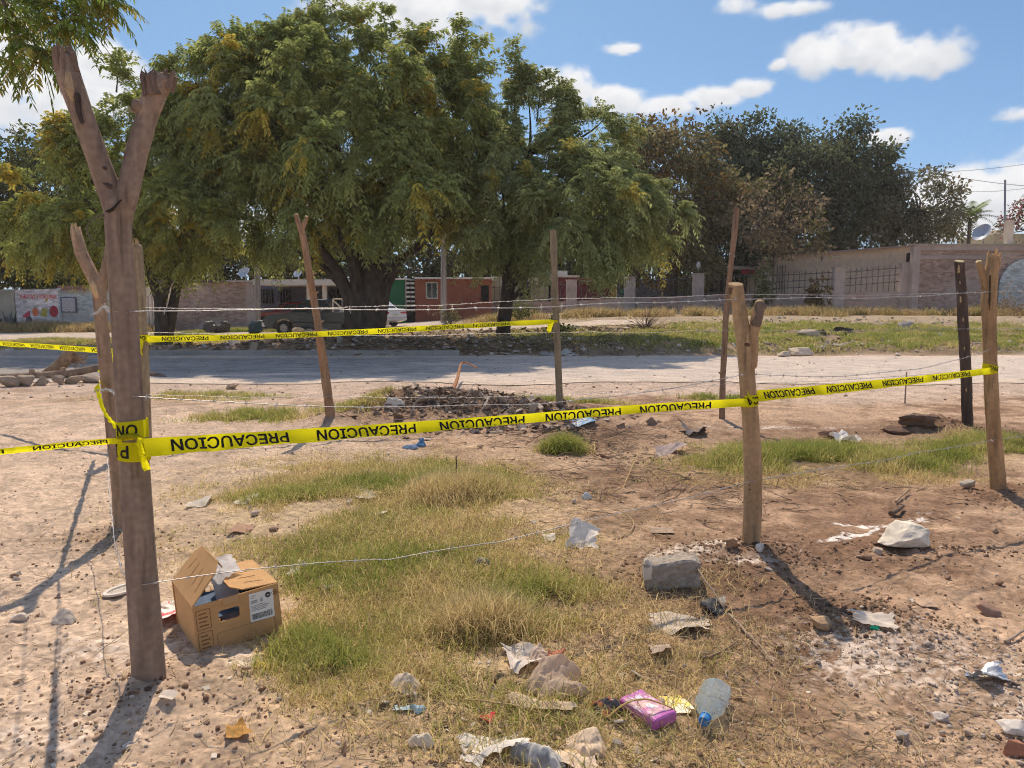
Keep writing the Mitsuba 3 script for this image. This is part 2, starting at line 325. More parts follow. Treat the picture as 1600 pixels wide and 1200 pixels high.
# ------------------------------------------------------------------ fence posts
SPH = m3.Manifold.sphere(1.0, 20)
def organic(chains, edge=.02, smooth_it=6, amp=.004, freq=9, trims=()):
    """One continuous tapering body from chains of (point, radius)."""
    out = []
    for ch in chains:
        b = [SPH.scale((float(r),) * 3).translate(tuple(map(float, p))) for p, r in ch]
        out.append(m3.Manifold.batch_boolean([m3.Manifold.batch_hull([b[i], b[i + 1]]) for i in range(len(b) - 1)], m3.OpType.Add))
    m = m3.Manifold.batch_boolean(out, m3.OpType.Add)
    t = tm(m.refine_to_length(edge)); t.merge_vertices()
    trimesh.smoothing.filter_taubin(t, iterations=smooth_it)
    v = np.array(t.vertices); n = np.array(t.vertex_normals)
    d = (meshkit.fbm(v * (freq, freq, freq * .35), 4, 3) - .5) * 2 * amp + (meshkit.fbm(v * (60, 60, 6), 3, 8) - .5) * amp
    t.vertices = v + n * d[:, None]
    for p, nn in trims:
        mm = m3.Manifold(m3.Mesh(np.asarray(t.vertices, np.float32), np.asarray(t.faces, np.uint32)))
        if mm.status() == m3.Error.NoError:
            q = tm(mm.trim_by_plane(tuple(-np.asarray(nn)), -float(np.dot(nn, p))))
            if len(q.vertices): t = q
    return t

def bark_color(v, c, c2, spots=.0, sx=40, seed=1):
    v = np.asarray(v)
    f = meshkit.fbm(v * (sx, sx, 3.0), 4, seed); g = meshkit.fbm(v * (9, 9, 2.2), 4, seed + 3); k = meshkit.fbm(v * 55, 2, seed + 5)
    t = np.clip((g - .3) * 2.2, 0, 1)[:, None]
    col = np.asarray(c) * (1 - t) + np.asarray(c2) * t
    f = np.clip(.5 + (f - .5) * 1.15, 0, 1); col = col * (.55 + .85 * f)[:, None] * (.72 + .56 * k)[:, None]
    ck = np.clip((meshkit.fbm(v * (sx * 1.6, sx * 1.6, 3.2), 3, seed + 21) - .62) * 9, 0, 1)[:, None]; col = col * (1 - .38 * ck)
    if spots:
        s = np.clip((meshkit.fbm(v * (14, 14, 9), 3, seed + 9) - (1 - spots)) * 9, 0, 1)[:, None]
        col = col * (1 - s * .75)
    return col

def line(y, *pts):
    """Axis of a post: (px, py, radius) at the distance y; the first is its foot, carried 12 cm into the soil."""
    out = [(P(px, py, y), r) for px, py, r in pts]
    foot = out[0][0].copy(); foot[2] = tz(foot[0], foot[1]) - .12
    return [(foot, out[0][1])] + out

def cut_face(p, n, r, parent, c=(.58, .44, .25)):
    n = np.asarray(n, float) / np.linalg.norm(n)
    d = tube([np.asarray(p) - n * .03, np.asarray(p) + n * .004], [r * .9, r * .9], 16)
    add('cut_end', d, 'wood', bark_color(d.vertices, c, np.asarray(c) * .85, 0, 30), parent=parent)

def splinters(p, n, r, k, parent, c, ln=(.03, .09), seed=0):
    g = np.random.default_rng(seed); ms = []; n = np.asarray(n, float) / np.linalg.norm(n)
    a = np.cross(n, [0.3, 1, .1]); a /= np.linalg.norm(a); b = np.cross(n, a)
    for _ in range(k):
        th, q = g.uniform(0, 6.28), r * math.sqrt(g.uniform(0.1, .95)); o = np.asarray(p) + (a * math.cos(th) + b * math.sin(th)) * q
        L = g.uniform(*ln); w = g.uniform(.18, .42) * r
        ms.append(tube([o - n * .05, o + n * L * .5, o + n * L + a * g.uniform(-.012, .012) + b * g.uniform(-.012, .012)], [w, w * .8, w * .1], 5))
    m = cat(ms)
    add('splintered_end', m, 'wood', bark_color(m.vertices, c, np.asarray(c) * .7, .2, 50, seed), parent=parent)

GRP = 'rough wooden posts of the wire fence'
def post(label, chains, c, c2, edge=.022, spots=.25, amp=.004, trims=(), seed=1):
    t = thing('fence_post', label, 'post', GRP)
    m = organic(chains, edge, amp=amp, trims=trims)
    add('trunk', m, 'wood', bark_color(m.vertices, c, c2, spots, seed=seed), smooth=True, parent=t)
    return t, m

yA, yB, yC, yD, yE, yF, yG, yH, yI = 2.96, 5.18, 8.6, 9.85, 10.3, 9.9, 9.1, 6.08, 4.62
# A: the tall forked post in front
A_fork = P(184, 322, yA)
chA = [line(yA, (235, 1082, .066), (222, 900, .060), (208, 700, .0545), (196, 520, .049), (187, 400, .047), (184, 322, .050)),
       [(P(186, 345, yA), .044), (P(172, 300, yA), .044), (P(150, 240, yA - .02), .040), (P(126, 172, yA - .04), .040), (P(108, 122, yA - .05), .043), (P(104, 98, yA - .05), .036)],
       [(P(188, 350, yA), .040), (P(198, 308, yA), .042), (P(213, 240, yA + .03), .041), (P(230, 182, yA + .05), .038), (P(243, 142, yA + .06), .045), (P(256, 128, yA + .06), .033)],
       [(P(230, 180, yA + .05), .03), (P(215, 164, yA + .02), .022)]]
tA, mA = post('tallest post, thick smooth grey-brown trunk forking into two sawn limbs, yellow tape wrapped round it', chA, (.285, .21, .16), (.225, .165, .128), .010, .22, .0030, seed=3)
splinters(P(103, 92, yA - .05), P(104, 92, yA - .05) - P(108, 122, yA - .05), .036, 12, tA, (.24, .165, .12), (.02, .06), 1)
splinters(P(238, 131, yA + .05), (-.15, 0, 1), .036, 16, tA, (.20, .14, .11), (.02, .06), 2)
splinters(P(263, 119, yA + .06), (.35, 0, 1), .030, 9, tA, (.22, .155, .12), (.01, .03), 5)
splinters(P(212, 166, yA + .02), (-1, -.2, .5), .022, 5, tA, (.30, .22, .16), (.01, .03), 6)
for (px, py), w in (((108, 130), 1), ((122, 165), .6)):                     # torn bark on the left limb
    o = P(px, py, yA - .080)
    q = organic([[(o + (.0, -.002, .035), .011), (o + (.004, -.006, -.02), .016 * w), (o + (.012, -.004, -.06), .006)]], .008, 2, .003)
    add('torn_bark', q, 'wood', bark_color(q.vertices, (.44, .32, .2) if w == 1 else (.08, .06, .05), (.36, .25, .15) if w == 1 else (.05, .04, .035)), smooth=True, parent=tA)
for px, py, yy in ((146, 238, -.0485), (156, 260, -.0475), (164, 288, -.0465)):   # dark scars
    o = P(px, py, yA + yy); q = organic([[(o + (-.012, .012, .008), .012), (o + (.012, .010, -.006), .010)]], .01, 2, .003)
    add('bark_scar', q, 'wood', bark_color(q.vertices, (.11, .075, .065), (.07, .05, .045)), smooth=True, parent=tA)
o = P(206, 237, yA + .01); q = organic([[(o, .014), (o + (-.022, 0, -.004), .008)]], .01, 2, .002); add('knot', q, 'wood', (.05, .042, .04), smooth=True, parent=tA)
ck = tube(spline([P(166, 330, yA - .05), P(174, 328, yA - .056), P(182, 320, yA - .055), P(190, 312, yA - .045)], 10), [.003, .006, .006, .006, .005, .005, .004, .004, .003, .002], 6); add('crack', ck, 'wood', (.03, .025, .022), smooth=True, parent=tA)
cu = tube(spline([P(166, 335, yA - .03), P(146, 342, yA - .04), P(136, 356, yA - .04), P(142, 372, yA - .04), P(155, 385, yA - .03)], 16), .003, 5); add('bark_strip', cu, 'wood', (.14, .12, .09), smooth=True, parent=tA)
# B
chB = [line(yB, (192, 824, .056), (181, 700, .050), (168, 600, .044), (160, 520, .042), (155, 455, .045), (152, 440, .043)),
       [(P(155, 452, yB), .040), (P(141, 425, yB), .040), (P(127, 396, yB), .040), (P(118, 362, yB), .034)],
       [(P(155, 455, yB), .038), (P(165, 420, yB), .030), (P(172, 384, yB), .026)]]
tB, mB = post('forked tan post just left of the tallest post, with a peeled patch below its fork', chB, (.38, .265, .18), (.30, .20, .135), .02, .2, seed=5)
splinters(P(118, 362, yB), (-.1, 0, 1), .034, 8, tB, (.62, .47, .27), (.02, .07), 3)
o = P(147, 452, yB - .046); q = organic([[(o + (-.03, .01, .07), .012), (o + (-.005, 0, .02), .022), (o + (.012, .004, -.05), .014)]], .012, 2, .003)
add('peeled_patch', q, 'wood', bark_color(q.vertices, (.6, .44, .25), (.42, .27, .14), .3), smooth=True, parent=tB)
# C
chC = [line(yC, (229, 690, .058), (226, 600, .056), (222, 500, .056), (218, 430, .054), (215, 388, .052)), [(P(217, 420, yC), .03), (P(209, 385, yC), .022)]]
tC, mC = post('short pale brown post half hidden behind the right side of the tallest post', chC, (.33, .26, .17), (.27, .2, .135), .025, .2, seed=7)
splinters(P(212, 384, yC), (-.1, 0, 1), .04, 7, tC, (.6, .42, .22), (.02, .09), 4)
# D
chD = [line(yD, (517, 658, .064), (510, 600, .060), (502, 545, .053), (494, 490, .048), (483, 425, .046), (474, 372, .044), (470, 355, .042)),
       [(P(471, 362, yD), .036), (P(463, 338, yD), .030)], [(P(471, 360, yD), .032), (P(479, 341, yD), .024)]]
tD, mD = post('leaning reddish brown post with a small fork on top, in front of the dark pickup', chD, (.36, .235, .15), (.30, .16, .085), .025, .15, .007, seed=9)
cut_face(P(463, 335, yD), (-.2, -.4, 1), .028, tD); cut_face(P(479, 338, yD), (.2, -.3, 1), .022, tD)
for px, py in ((486, 430), (497, 505), (489, 460), (504, 560)):
    o = P(px, py, yD); add('branch_stub', tube([o, o + (.075, -.02, .03)], [.02, .008], 6), 'wood', (.4, .27, .17), smooth=True, parent=tD)
# E
chE = [line(yE, (875, 650, .050), (873, 590, .047), (870, 520, .045), (867, 450, .045), (864, 360, .044)), [(P(867, 480, yE), .049), (P(867, 468, yE), .049)]]
tE, mE = post('straight slim grey-tan post in the middle of the far row', chE, (.30, .24, .16), (.22, .18, .115), .025, .2, .004, ((P(864, 360, yE), (0, 0, 1)),), seed=11)
cut_face(P(864, 360, yE), (0, 0, 1), .042, tE)
# F
chF = [line(yF, (1128, 660, .040), (1129, 600, .038), (1134, 500, .036), (1140, 430, .035), (1147, 370, .035), (1151, 325, .036))]
tF, mF = post('thin crooked brown pole leaning right, behind the thick two-pronged stump', chF, (.33, .21, .13), (.24, .155, .105), .022, .3, .006, ((P(1151, 325, yF), (0, 0, 1)),), seed=13)
cut_face(P(1151, 325, yF), (0, 0, 1), .034, tF, (.45, .32, .2))
for px, py in ((1128, 585), (1134, 505), (1146, 395)):
    o = P(px, py, yF); add('branch_stub', tube([o, o + (-.05, -.02, .03)], [.018, .008], 6), 'wood', (.3, .2, .13), smooth=True, parent=tF)
# G
chG = [line(yG, (1512, 674, .062), (1510, 600, .062), (1506, 520, .060), (1502, 450, .057), (1499, 408, .056))]
tG, mG = post('dark bark-covered post with a pale sawn top', chG, (.125, .088, .068), (.07, .05, .04), .022, .1, .008, ((P(1499, 408, yG), (0, -.25, 1)),), seed=15)
cut_face(P(1499, 408, yG), (0, -.25, 1), .056, tG, (.66, .55, .34))
for px, py, s in ((1498, 420, 1.3), (1501, 468, 1), (1500, 442, .5), (1507, 545, .5), (1505, 500, .6), (1510, 610, .5)):
    o = P(px, py, yG - .056); q = organic([[(o + (0, .004, .03 * s), .008), (o + (.004, .004, -.03 * s), .010 * s)]], .012, 2, .002); add('bare_wood_patch', q, 'wood', (.5, .36, .2), smooth=True, parent=tG)
# H
chH = [line(yH, (1561, 774, .060), (1555, 700, .058), (1549, 620, .052), (1546, 540, .050), (1545, 470, .054), (1548, 430, .052), (1551, 405, .042)),
       [(P(1545, 465, yH), .036), (P(1536, 430, yH), .030), (P(1530, 412, yH), .024)], [(P(1548, 440, yH), .04), (P(1557, 410, yH), .03)]]
tH, mH = post('golden brown post with a split splintered top, rightmost of the near posts', chH, (.42, .275, .145), (.33, .205, .105), .02, .12, .005, seed=17)
splinters(P(1552, 408, yH), (.05, 0, 1), .045, 14, tH, (.56, .37, .19), (.03, .11), 7)
cut_face(P(1529, 409, yH), (-.6, -.5, 1), .022, tH, (.7, .55, .33))
gr = tube([P(1547, 430, yH - .05), P(1546, 470, yH - .056), P(1546, 485, yH - .05)], [.006, .008, .002], 6); add('split', gr, 'wood', (.06, .04, .025), smooth=True, parent=tH)
# I
topI, nI = P(1150, 447, yI), np.array([-.03, -.28, 1.0])
chI = [line(yI, (1173, 868, .056), (1176, 800, .057), (1177, 740, .056), (1173, 660, .050), (1167, 580, .049), (1160, 520, .046), (1154, 475, .042), (1149, 440, .042)),
       [(P(1174, 570, yI), .036), (P(1177, 525, yI - .02), .032), (P(1183, 492, yI - .03), .034), (P(1187, 476, yI - .035), .030)]]
tI, mI = post('thick yellowish peeled stump post with a short sawn side limb, yellow tape tied to it', chI, (.47, .325, .185), (.36, .235, .13), .014, .14, .004, ((topI, nI),), seed=19)
cut_face(topI, nI, .041, tI, (.6, .44, .26))
cap = tube([topI - nI * .045, topI - nI * .002], [.0425, .043], 24); add('dark_band', cap, 'wood', bark_color(cap.vertices, (.2, .11, .06), (.14, .075, .04)), smooth=True, parent=tI)
lb = organic([[(P(1181, 506, yI - .03), .034), (P(1187, 477, yI - .036), .0325)]], .012, 3, .003)
add('bark_sleeve', lb, 'wood', bark_color(lb.vertices, (.2, .15, .115), (.15, .11, .085)), smooth=True, parent=tI)
for px, py, s in ((1167, 538, 1.0), (1173, 765, .5), (1173, 758, .35)):
    o = P(px, py, yI - .049); q = organic([[(o + (-.006, .006, 0), .010 * s), (o + (.008, .006, -.004), .012 * s)]], .008, 2, .002); add('knot', q, 'wood', (.13, .07, .04), smooth=True, parent=tI)

# ------------------------------------------------------------------ barbed wire
def wire(label, pts, r=.0026, sag=.02, barbs=.125, twist=True, seed=0):
    t = thing('barbed_wire', label, 'barbed wire', 'strands of the wire fence'); g = np.random.default_rng(seed); pts = [np.asarray(p, float) for p in pts]
    path = []
    for a, b in zip(pts[:-1], pts[1:]):
        L = np.linalg.norm(b - a); n = max(6, int(L / .09)); u = np.linspace(0, 1, n)[:, None]
        q = a + (b - a) * u; q[:, 2] -= (4 * u[:, 0] * (1 - u[:, 0])) * sag * L / 3
        q += (meshkit.fbm(np.stack([u[:, 0] * L * 1.6 + seed * 7, u[:, 0] * 0, u[:, 0] * 0], -1), 3, seed)[:, None] - .5) * np.array([0, .02, .03]) * np.sin(np.pi * u)
        path.append(q if not path else q[1:])
    path = np.vstack(path)
    add('strand', tube(path, r, 5), 'brushed', (.42, .42, .43), smooth=True, parent=t)
    s = np.r_[0, np.cumsum(np.linalg.norm(np.diff(path, axis=0), axis=1))]; ms = []
    for d in np.arange(.05, s[-1], barbs):
        c = np.array([np.interp(d, s, path[:, k]) for k in range(3)])
        for _ in range(2):
            v = g.normal(size=3); v /= np.linalg.norm(v); v[0] *= .5; ms.append(tube([c - v * .017, c + v * .017], [r * .6, r * .5], 4))
        ms.append(tube([c - (.006, 0, 0), c + (.006, 0, 0)], r * 1.7, 5))
    add('barbs', cat(ms), 'brushed', (.5, .5, .5), parent=t, kind='stuff')
    return t
wire('nearest top strand, strung from the tallest post past the thick stump to the right edge', [P(179, 487, yA - .05), P(1150, 468, yI - .05), P(1547, 456, yH - .06), P(1800, 447, 7.4)], .0023, .012, seed=1)
wire('near middle strand just above the yellow tape', [P(206, 619, yA - .056), P(1168, 584, yI - .052), P(1548, 546, yH - .057), P(1800, 525, 7.4)], .0020, .10, seed=2)
wire('near bottom strand sagging over the cardboard box and the grass', [P(222, 914, yA - .064), P(430, 886, 3.25), P(610, 874, 3.55), P(780, 847, 3.85), P(1175, 752, yI - .06), P(1556, 687, yH - .06), P(1800, 655, 7.4)], .0021, .004, seed=3)
wire('far top strand level with the pickup bonnet', [P(223, 481, yC - .06), P(493, 481, yD - .055), P(866, 467, yE - .05), P(1136, 460, yF - .04), P(1502, 458, yG - .06), P(1800, 446, 8)], .0034, .02, seed=4)
wire('far middle strand crossing in front of the shaded bank', [P(224, 519, yC - .06), P(500, 524, yD - .055), P(870, 519, yE - .05), P(1133, 516, yF - .04), P(1505, 514, yG - .06), P(1800, 509, 8)], .003, .02, seed=5)
wire('far lower strand over the light dust', [P(227, 616, yC - .06), P(513, 619, yD - .06), P(875, 617, yE - .05), P(1130, 600, yF - .04), P(1509, 580, yG - .06)], .0026, .03, seed=6)
wire('short top strand wrapped from the tan forked post to the tallest post', [P(141, 493, yB - .05), P(163, 478, yB - 1.0), P(179, 486, yA + .05)], .0026, .01, .07, seed=7)
wire('short middle strand between the tan forked post and the tallest post', [P(148, 612, yB - .05), P(166, 608, yB - .7), P(205, 618, yA + .05)], .0026, .02, .08, seed=8)
wire('loose strand dangling down between the two left posts', [P(168, 700, yB - .1), P(170, 760, 4.6), P(178, 840, 4.0), P(190, 892, 3.4), P(222, 914, yA + .06)], .0022, .0, .2, seed=9)

# ------------------------------------------------------------------ caution tape
def ribbon(path, wdir, hw, k=5, fold=0.0):
    n = len(path); v = np.linspace(-1, 1, k); t = np.gradient(path, axis=0); t /= np.linalg.norm(t, axis=1, keepdims=True)
    nn = np.cross(t, wdir); nn /= np.linalg.norm(nn, axis=1, keepdims=True)
    pts = path[:, None] + wdir[:, None] * (v[None, :, None] * hw[:, None, None]) + nn[:, None] * (fold * v[None, :, None] ** 2)
    i, j = np.meshgrid(np.arange(n - 1), np.arange(k - 1), indexing='ij')
    f = np.stack([i * k + j, (i + 1) * k + j, (i + 1) * k + j + 1, i * k + j + 1], -1).reshape(-1, 4)
    return (pts.reshape(-1, 3), f), nn

_word = {}
def word(txt):
    if txt not in _word:
        m = meshkit.text_mesh(txt, 1.0, .02, bold=True); b = m.bounds; m.apply_translation([-b[0][0], 0, 0]); _word[txt] = (m, b[1][0] - b[0][0])
    return _word[txt]

def tape(label, pts, hw=.037, sag=.0, tilt=None, text=True, period=.62, wlen=.49, start=.05, flip=True, n=160, roll=0.0, parent=None, name='film', rollf=None, cut=0):
    t = parent or thing('caution_tape', label, 'caution tape', 'yellow printed warning tapes on the posts')
    a = spline(pts, n); u = np.linspace(0, 1, n); a = a.copy(); a[:, 2] -= 4 * u * (1 - u) * sag
    tn = np.gradient(a, axis=0); tn /= np.linalg.norm(tn, axis=1, keepdims=True)
    side = np.cross(tn, [0, 0, 1.0]); side /= np.linalg.norm(side, axis=1, keepdims=True); up = np.cross(side, tn)
    ro = np.full(n, roll) if rollf is None else np.array([rollf(x) for x in u])
    ro = ro + (meshkit.fbm(np.stack([u * 34 + pts[0][0] * 9, u * 0, u * 0], -1), 3, 5) - .5) * .9
    w = up * np.cos(ro)[:, None] + side * np.sin(ro)[:, None]
    m, nn = ribbon(a, w, np.full(n, hw) if np.isscalar(hw) else np.asarray(hw), fold=.004)
    add(name, m, 'tape_film', smooth=True, parent=t)
    if text:
        s = np.r_[0, np.cumsum(np.linalg.norm(np.diff(a, axis=0), axis=1))]; base, L = word('PRECAUCION')
        facing = np.sign(np.mean(np.einsum('ij,ij->i', nn, np.array([0, 0, H]) - a)))
        hwm = np.full(n, hw) if np.isscalar(hw) else np.asarray(hw); ms = []; d = start
        while d + wlen < s[-1] - .03:
            v = np.array(base.vertices); x, y = v[:, 0] / L, v[:, 1] - .5
            if flip: x, y = 1 - x, -y
            q = d + x * wlen
            c = np.stack([np.interp(q, s, a[:, k]) for k in range(3)], -1); ww = np.stack([np.interp(q, s, w[:, k]) for k in range(3)], -1); n3 = np.stack([np.interp(q, s, nn[:, k]) for k in range(3)], -1)
            h2 = np.interp(q, s, hwm); yy = np.clip(h2 - .0375 * cut + y * 1.22 * .0375, -h2, h2) if cut else y * 1.22 * h2
            b = trimesh.Trimesh(c + ww * yy[:, None] + n3 * (facing * (.0012 + .03 * v[:, 2]))[:, None] + n3 * (.004 * (y * 1.22) ** 2)[:, None], base.faces, process=False)
            ms.append(b); d += period
        for b in ms: add('lettering', b, 'matte', (.02, .02, .018), parent=t)
    return t, a
tn1, _ = tape('long near tape with upside-down black PRECAUCION, from the tallest post to the thick stump', [P(226, 700, yA - .07), P(450, 683, 3.28), P(700, 664, 3.72), P(950, 643, 4.2), P(1168, 629, yI - .062)], np.interp(np.linspace(0, 1, 160), [0, .25, .55, 1], [.037, .031, .025, .025]), 0, start=.10, cut=.92, rollf=lambda u: -.25 - .35 * math.sin(u * 5) * (1 - u))
tape('near tape running from the thick stump to the golden splintered post', [P(1170, 620, yI - .062), P(1300, 608, 5.0), P(1430, 594, 5.5), P(1549, 579, yH - .06)], [.037 - .012 * x for x in np.linspace(0, 1, 160)], 0, start=.14, rollf=lambda u: -.5 + .3 * u)
tape('tape leaving the tallest post to the left edge, folded narrow', [P(190, 689, yA - .06), P(90, 697, 2.95), P(0, 706, 2.9), P(-200, 716, 2.8)], .012, 0, start=.08, period=.4, wlen=.3, flip=False)
tape('far tape from the short pale post to the middle post, lettering faint', [P(230, 530, yC - .06), P(400, 526, 9.0), P(560, 519, 9.5), P(720, 510, 9.9), P(862, 503, yE - .06)], .036, 0, start=.15, rollf=lambda u: -.3 - .5 * math.sin(9 * u) * .4)
tape('far left tape stretched from the short pale post out of the frame', [P(222, 551, yC - .07), P(180, 549, 8.7), P(90, 543, 9.2), P(0, 537, 9.8), P(-200, 524, 11)], .034, 0, start=.35, flip=False, rollf=lambda u: -.4)
tape('twisted tape sagging from the tan forked post to the tallest post', [P(153, 600, yB - .05), P(159, 630, 4.4), P(172, 655, 3.6), P(187, 668, yA)], [.034 - .014 * math.sin(3.1 * x) for x in np.linspace(0, 1, 160)], 0, text=False, rollf=lambda u: -.5 + 1.0 * u)
tape('short diagonal tape behind the tan forked post', [P(181, 550, 8.4), P(176, 558, 7.4), P(168, 570, 6.2), P(158, 585, yB)], .03, 0, text=False, rollf=lambda u: .4)

def wrap(parent, c, r, z0, z1, txt, name, tiltx=0, turns=1.0, ph=0):
    n = 40; an = np.linspace(-math.pi * turns, math.pi * turns, n) + ph
    ring = lambda z: np.stack([c[0] + r * np.sin(an), c[1] - r * np.cos(an), z + tiltx * np.sin(an)], -1)
    v = np.vstack([ring(z) for z in np.linspace(z0, z1, 3)]); f = np.array([[k * n + i, k * n + i + 1, (k + 1) * n + i + 1, (k + 1) * n + i] for k in range(2) for i in range(n - 1)])
    add(name, (v, f), 'tape_film', smooth=True, parent=parent)
    for s, x0 in txt:
        b, L = word(s); q = np.array(b.vertices); hh = (z1 - z0) * .62
        ang = x0 - (q[:, 0] * hh * .95) / r; zz = (z0 + z1) / 2 + (.5 - q[:, 1]) * hh + tiltx * np.sin(ang); rr = r + .0015 + q[:, 2] * .03
        m = trimesh.Trimesh(np.stack([c[0] + rr * np.sin(ang), c[1] - rr * np.cos(ang), zz], -1), b.faces, process=False)
        add('lettering', m, 'matte', (.02, .02, .018), parent=parent)
def axis_at(y, px, py): return P(px, py, y)
wA = thing('caution_tape_wrap', 'yellow tape wound twice round the tallest post with a knot and a hanging end', 'caution tape')
c = axis_at(yA, 207, 672); wrap(wA, c, .0585, P(207, 684, yA)[2], P(207, 656, yA)[2], [('ON', .75)], 'band', .004)
c = axis_at(yA, 209, 700); wrap(wA, c, .0600, P(209, 717, yA)[2], P(209, 687, yA)[2], [('P', .15), ('I', -.75)], 'band', -.004)
kn = organic([[(P(186, 684, yA - .07), .006), (P(206, 681, yA - .068), .011), (P(222, 684, yA - .064), .007)]], .006, 2, .005, 40); add('knot', kn, 'thin', (.45, .42, .02), smooth=True, parent=wA)
tape('', [P(221, 684, yA - .075), P(220, 700, yA - .085), P(224, 715, yA - .085), P(229, 735, yA - .08)], .014, 0, text=False, roll=.5, parent=wA, name='hanging_end', n=24)
tape('', [P(216, 690, yA - .08), P(222, 705, yA - .095), P(223, 722, yA - .09)], .010, 0, text=False, roll=-.6, parent=wA, name='hanging_end', n=20)
wI = thing('caution_tape_wrap', 'yellow tape looped round the thick stump', 'caution tape')
c = axis_at(yI, 1171, 628); wrap(wI, c, .0535, P(1171, 634, yI)[2], P(1171, 616, yI)[2], [('CAUC', .9)], 'band', .006)
wH = thing('caution_tape_wrap', 'yellow tape knotted round the golden splintered post', 'caution tape')
c = axis_at(yH, 1547, 577); wrap(wH, c, .0545, P(1547, 583, yH)[2], P(1547, 573, yH)[2], [], 'band', .012); wrap(wH, c + (0, 0, -.01), .0560, P(1547, 580, yH)[2], P(1547, 570, yH)[2], [('PRE', .6)], 'band', -.014)
wC = thing('caution_tape_wrap', 'small yellow tape band on the short pale post', 'caution tape')
c = axis_at(yC, 225, 530); wrap(wC, c, .061, P(224, 533, yC)[2], P(224, 523, yC)[2], [('ON', .7)], 'band')
tape('', [P(222, 530, yC - .07), P(219, 540, yC - .09), P(218, 550, yC - .08)], .03, 0, text=False, parent=wC, name='hanging_end', n=16)
wE = thing('caution_tape_wrap', 'yellow tape tied at the middle post with a drooping tail', 'caution tape')
c = axis_at(yE, 868, 503); wrap(wE, c, .050, P(868, 504, yE)[2], P(868, 500, yE)[2], [], 'band')
tape('', [P(863, 502, yE - .06), P(860, 508, yE - .07), P(858, 520, yE - .08)], .034, 0, text=False, roll=.3, parent=wE, name='hanging_end', n=20)

# ------------------------------------------------------------------ trees
def unit(v): return v / np.maximum(np.linalg.norm(v, axis=-1, keepdims=True), 1e-9)

def neem_leaves(c, o, g, size, L=15, K=8, col=None, spread=1.0):
    """Pinnate, drooping leaves: c tuft centres (N, 3), o outward directions. Returns a mesh and a colour per vertex."""
    N = len(c); d = unit(g.normal(size=(N, L, 3)) * .6 * spread + o[:, None] * .9 + np.array([0, 0, .40]))
    ln = size[:, None] * g.uniform(.6, 1.15, (N, L)); t = np.linspace(.25, 1, K)
    start = c[:, None] + g.normal(size=(N, L, 3)) * (size[:, None, None] * .13)
    tt = t[None, None, :, None]; up_z = np.clip(o[:, 2], -.2, 1)[:, None, None, None]; dr_ = .72 - .42 * up_z
    p = start[:, :, None] + d[:, :, None] * ln[..., None, None] * tt + np.array([0, 0, -1.0]) * (ln[..., None, None] * dr_ * tt ** 2)
    tg = unit(d[:, :, None] + np.array([0, 0, -1.0]) * 2 * dr_ * tt)
    sd = unit(np.cross(tg, np.array([0, 0, 1.0])) + 1e-4)
    sgn = np.array([-1, 1.0])
    ld = unit(sd[:, :, :, None] * sgn[None, None, None, :, None] + tg[:, :, :, None] * .55 + np.array([0, 0, -.55]) + g.normal(size=(N, L, K, 2, 3)) * .22)
    ll = (size[:, None, None, None] * g.uniform(.17, .29, (N, L, K, 2)))[..., None]
    wv = unit(np.cross(ld, np.cross(sd, tg)[:, :, :, None] + g.normal(size=(N, L, K, 2, 3)) * .35)) * ll * .17
    b = p[:, :, :, None]; mid = b + ld * ll * .45; tip = b + ld * ll + np.array([0, 0, -.12]) * ll
    v = np.stack([b + 0 * ld, mid + wv, tip, mid - wv], -2).reshape(-1, 3)
    k = len(v) // 4; f = (np.arange(k) * 4)[:, None] + np.array([[0, 1, 2, 0, 2, 3]]); f = f.reshape(-1, 3)
    cc = col[:, None, None, None] * g.uniform(.75, 1.3, (N, L, 1, 1, 1)) * g.uniform(.85, 1.15, (N, L, K, 2, 1))
    return (v, f), np.repeat(cc.reshape(-1, 3), 4, 0)

def broad_leaves(c, o, g, size, L=26, col=None, leaf=.16, aspect=.5):
    N = len(c); q = g.normal(size=(N, L, 3)); q = unit(q) * (g.uniform(.2, 1, (N, L, 1)) ** .5)
    p = c[:, None] + q * size[:, None, None] * (1, 1, .7)
    d = unit(q * .6 + o[:, None] * .5 + g.normal(size=(N, L, 3)) * .5 + np.array([0, 0, -.25]))
    nn = unit(np.cross(d, g.normal(size=(N, L, 3))) + np.array([0, 0, .8])); w = unit(np.cross(nn, d))
    ll = leaf * g.uniform(.6, 1.3, (N, L, 1))
    v = np.stack([p, p + d * ll * .5 + w * ll * aspect * .5, p + d * ll + np.array([0, 0, -.15]) * ll, p + d * ll * .5 - w * ll * aspect * .5], -2).reshape(-1, 3)
    k = len(v) // 4; f = ((np.arange(k) * 4)[:, None] + np.array([[0, 1, 2, 0, 2, 3]])).reshape(-1, 3)
    cc = col[:, None] * g.uniform(.7, 1.35, (N, L, 1))
    return (v, f), np.repeat(cc.reshape(-1, 3), 4, 0)

def lobes_to_world(lobes, y0):
    out = []
    for l in lobes:
        px, py, rx, ry = l[:4]; dy = l[4] if len(l) > 4 else 0.0
        c = P(px, py, y0 + dy); k = np.linalg.norm(c - (0, 0, H)) / F
        out.append((c, np.array([rx * k, min(rx, ry * 1.3) * k * .95, ry * k])))
    return out

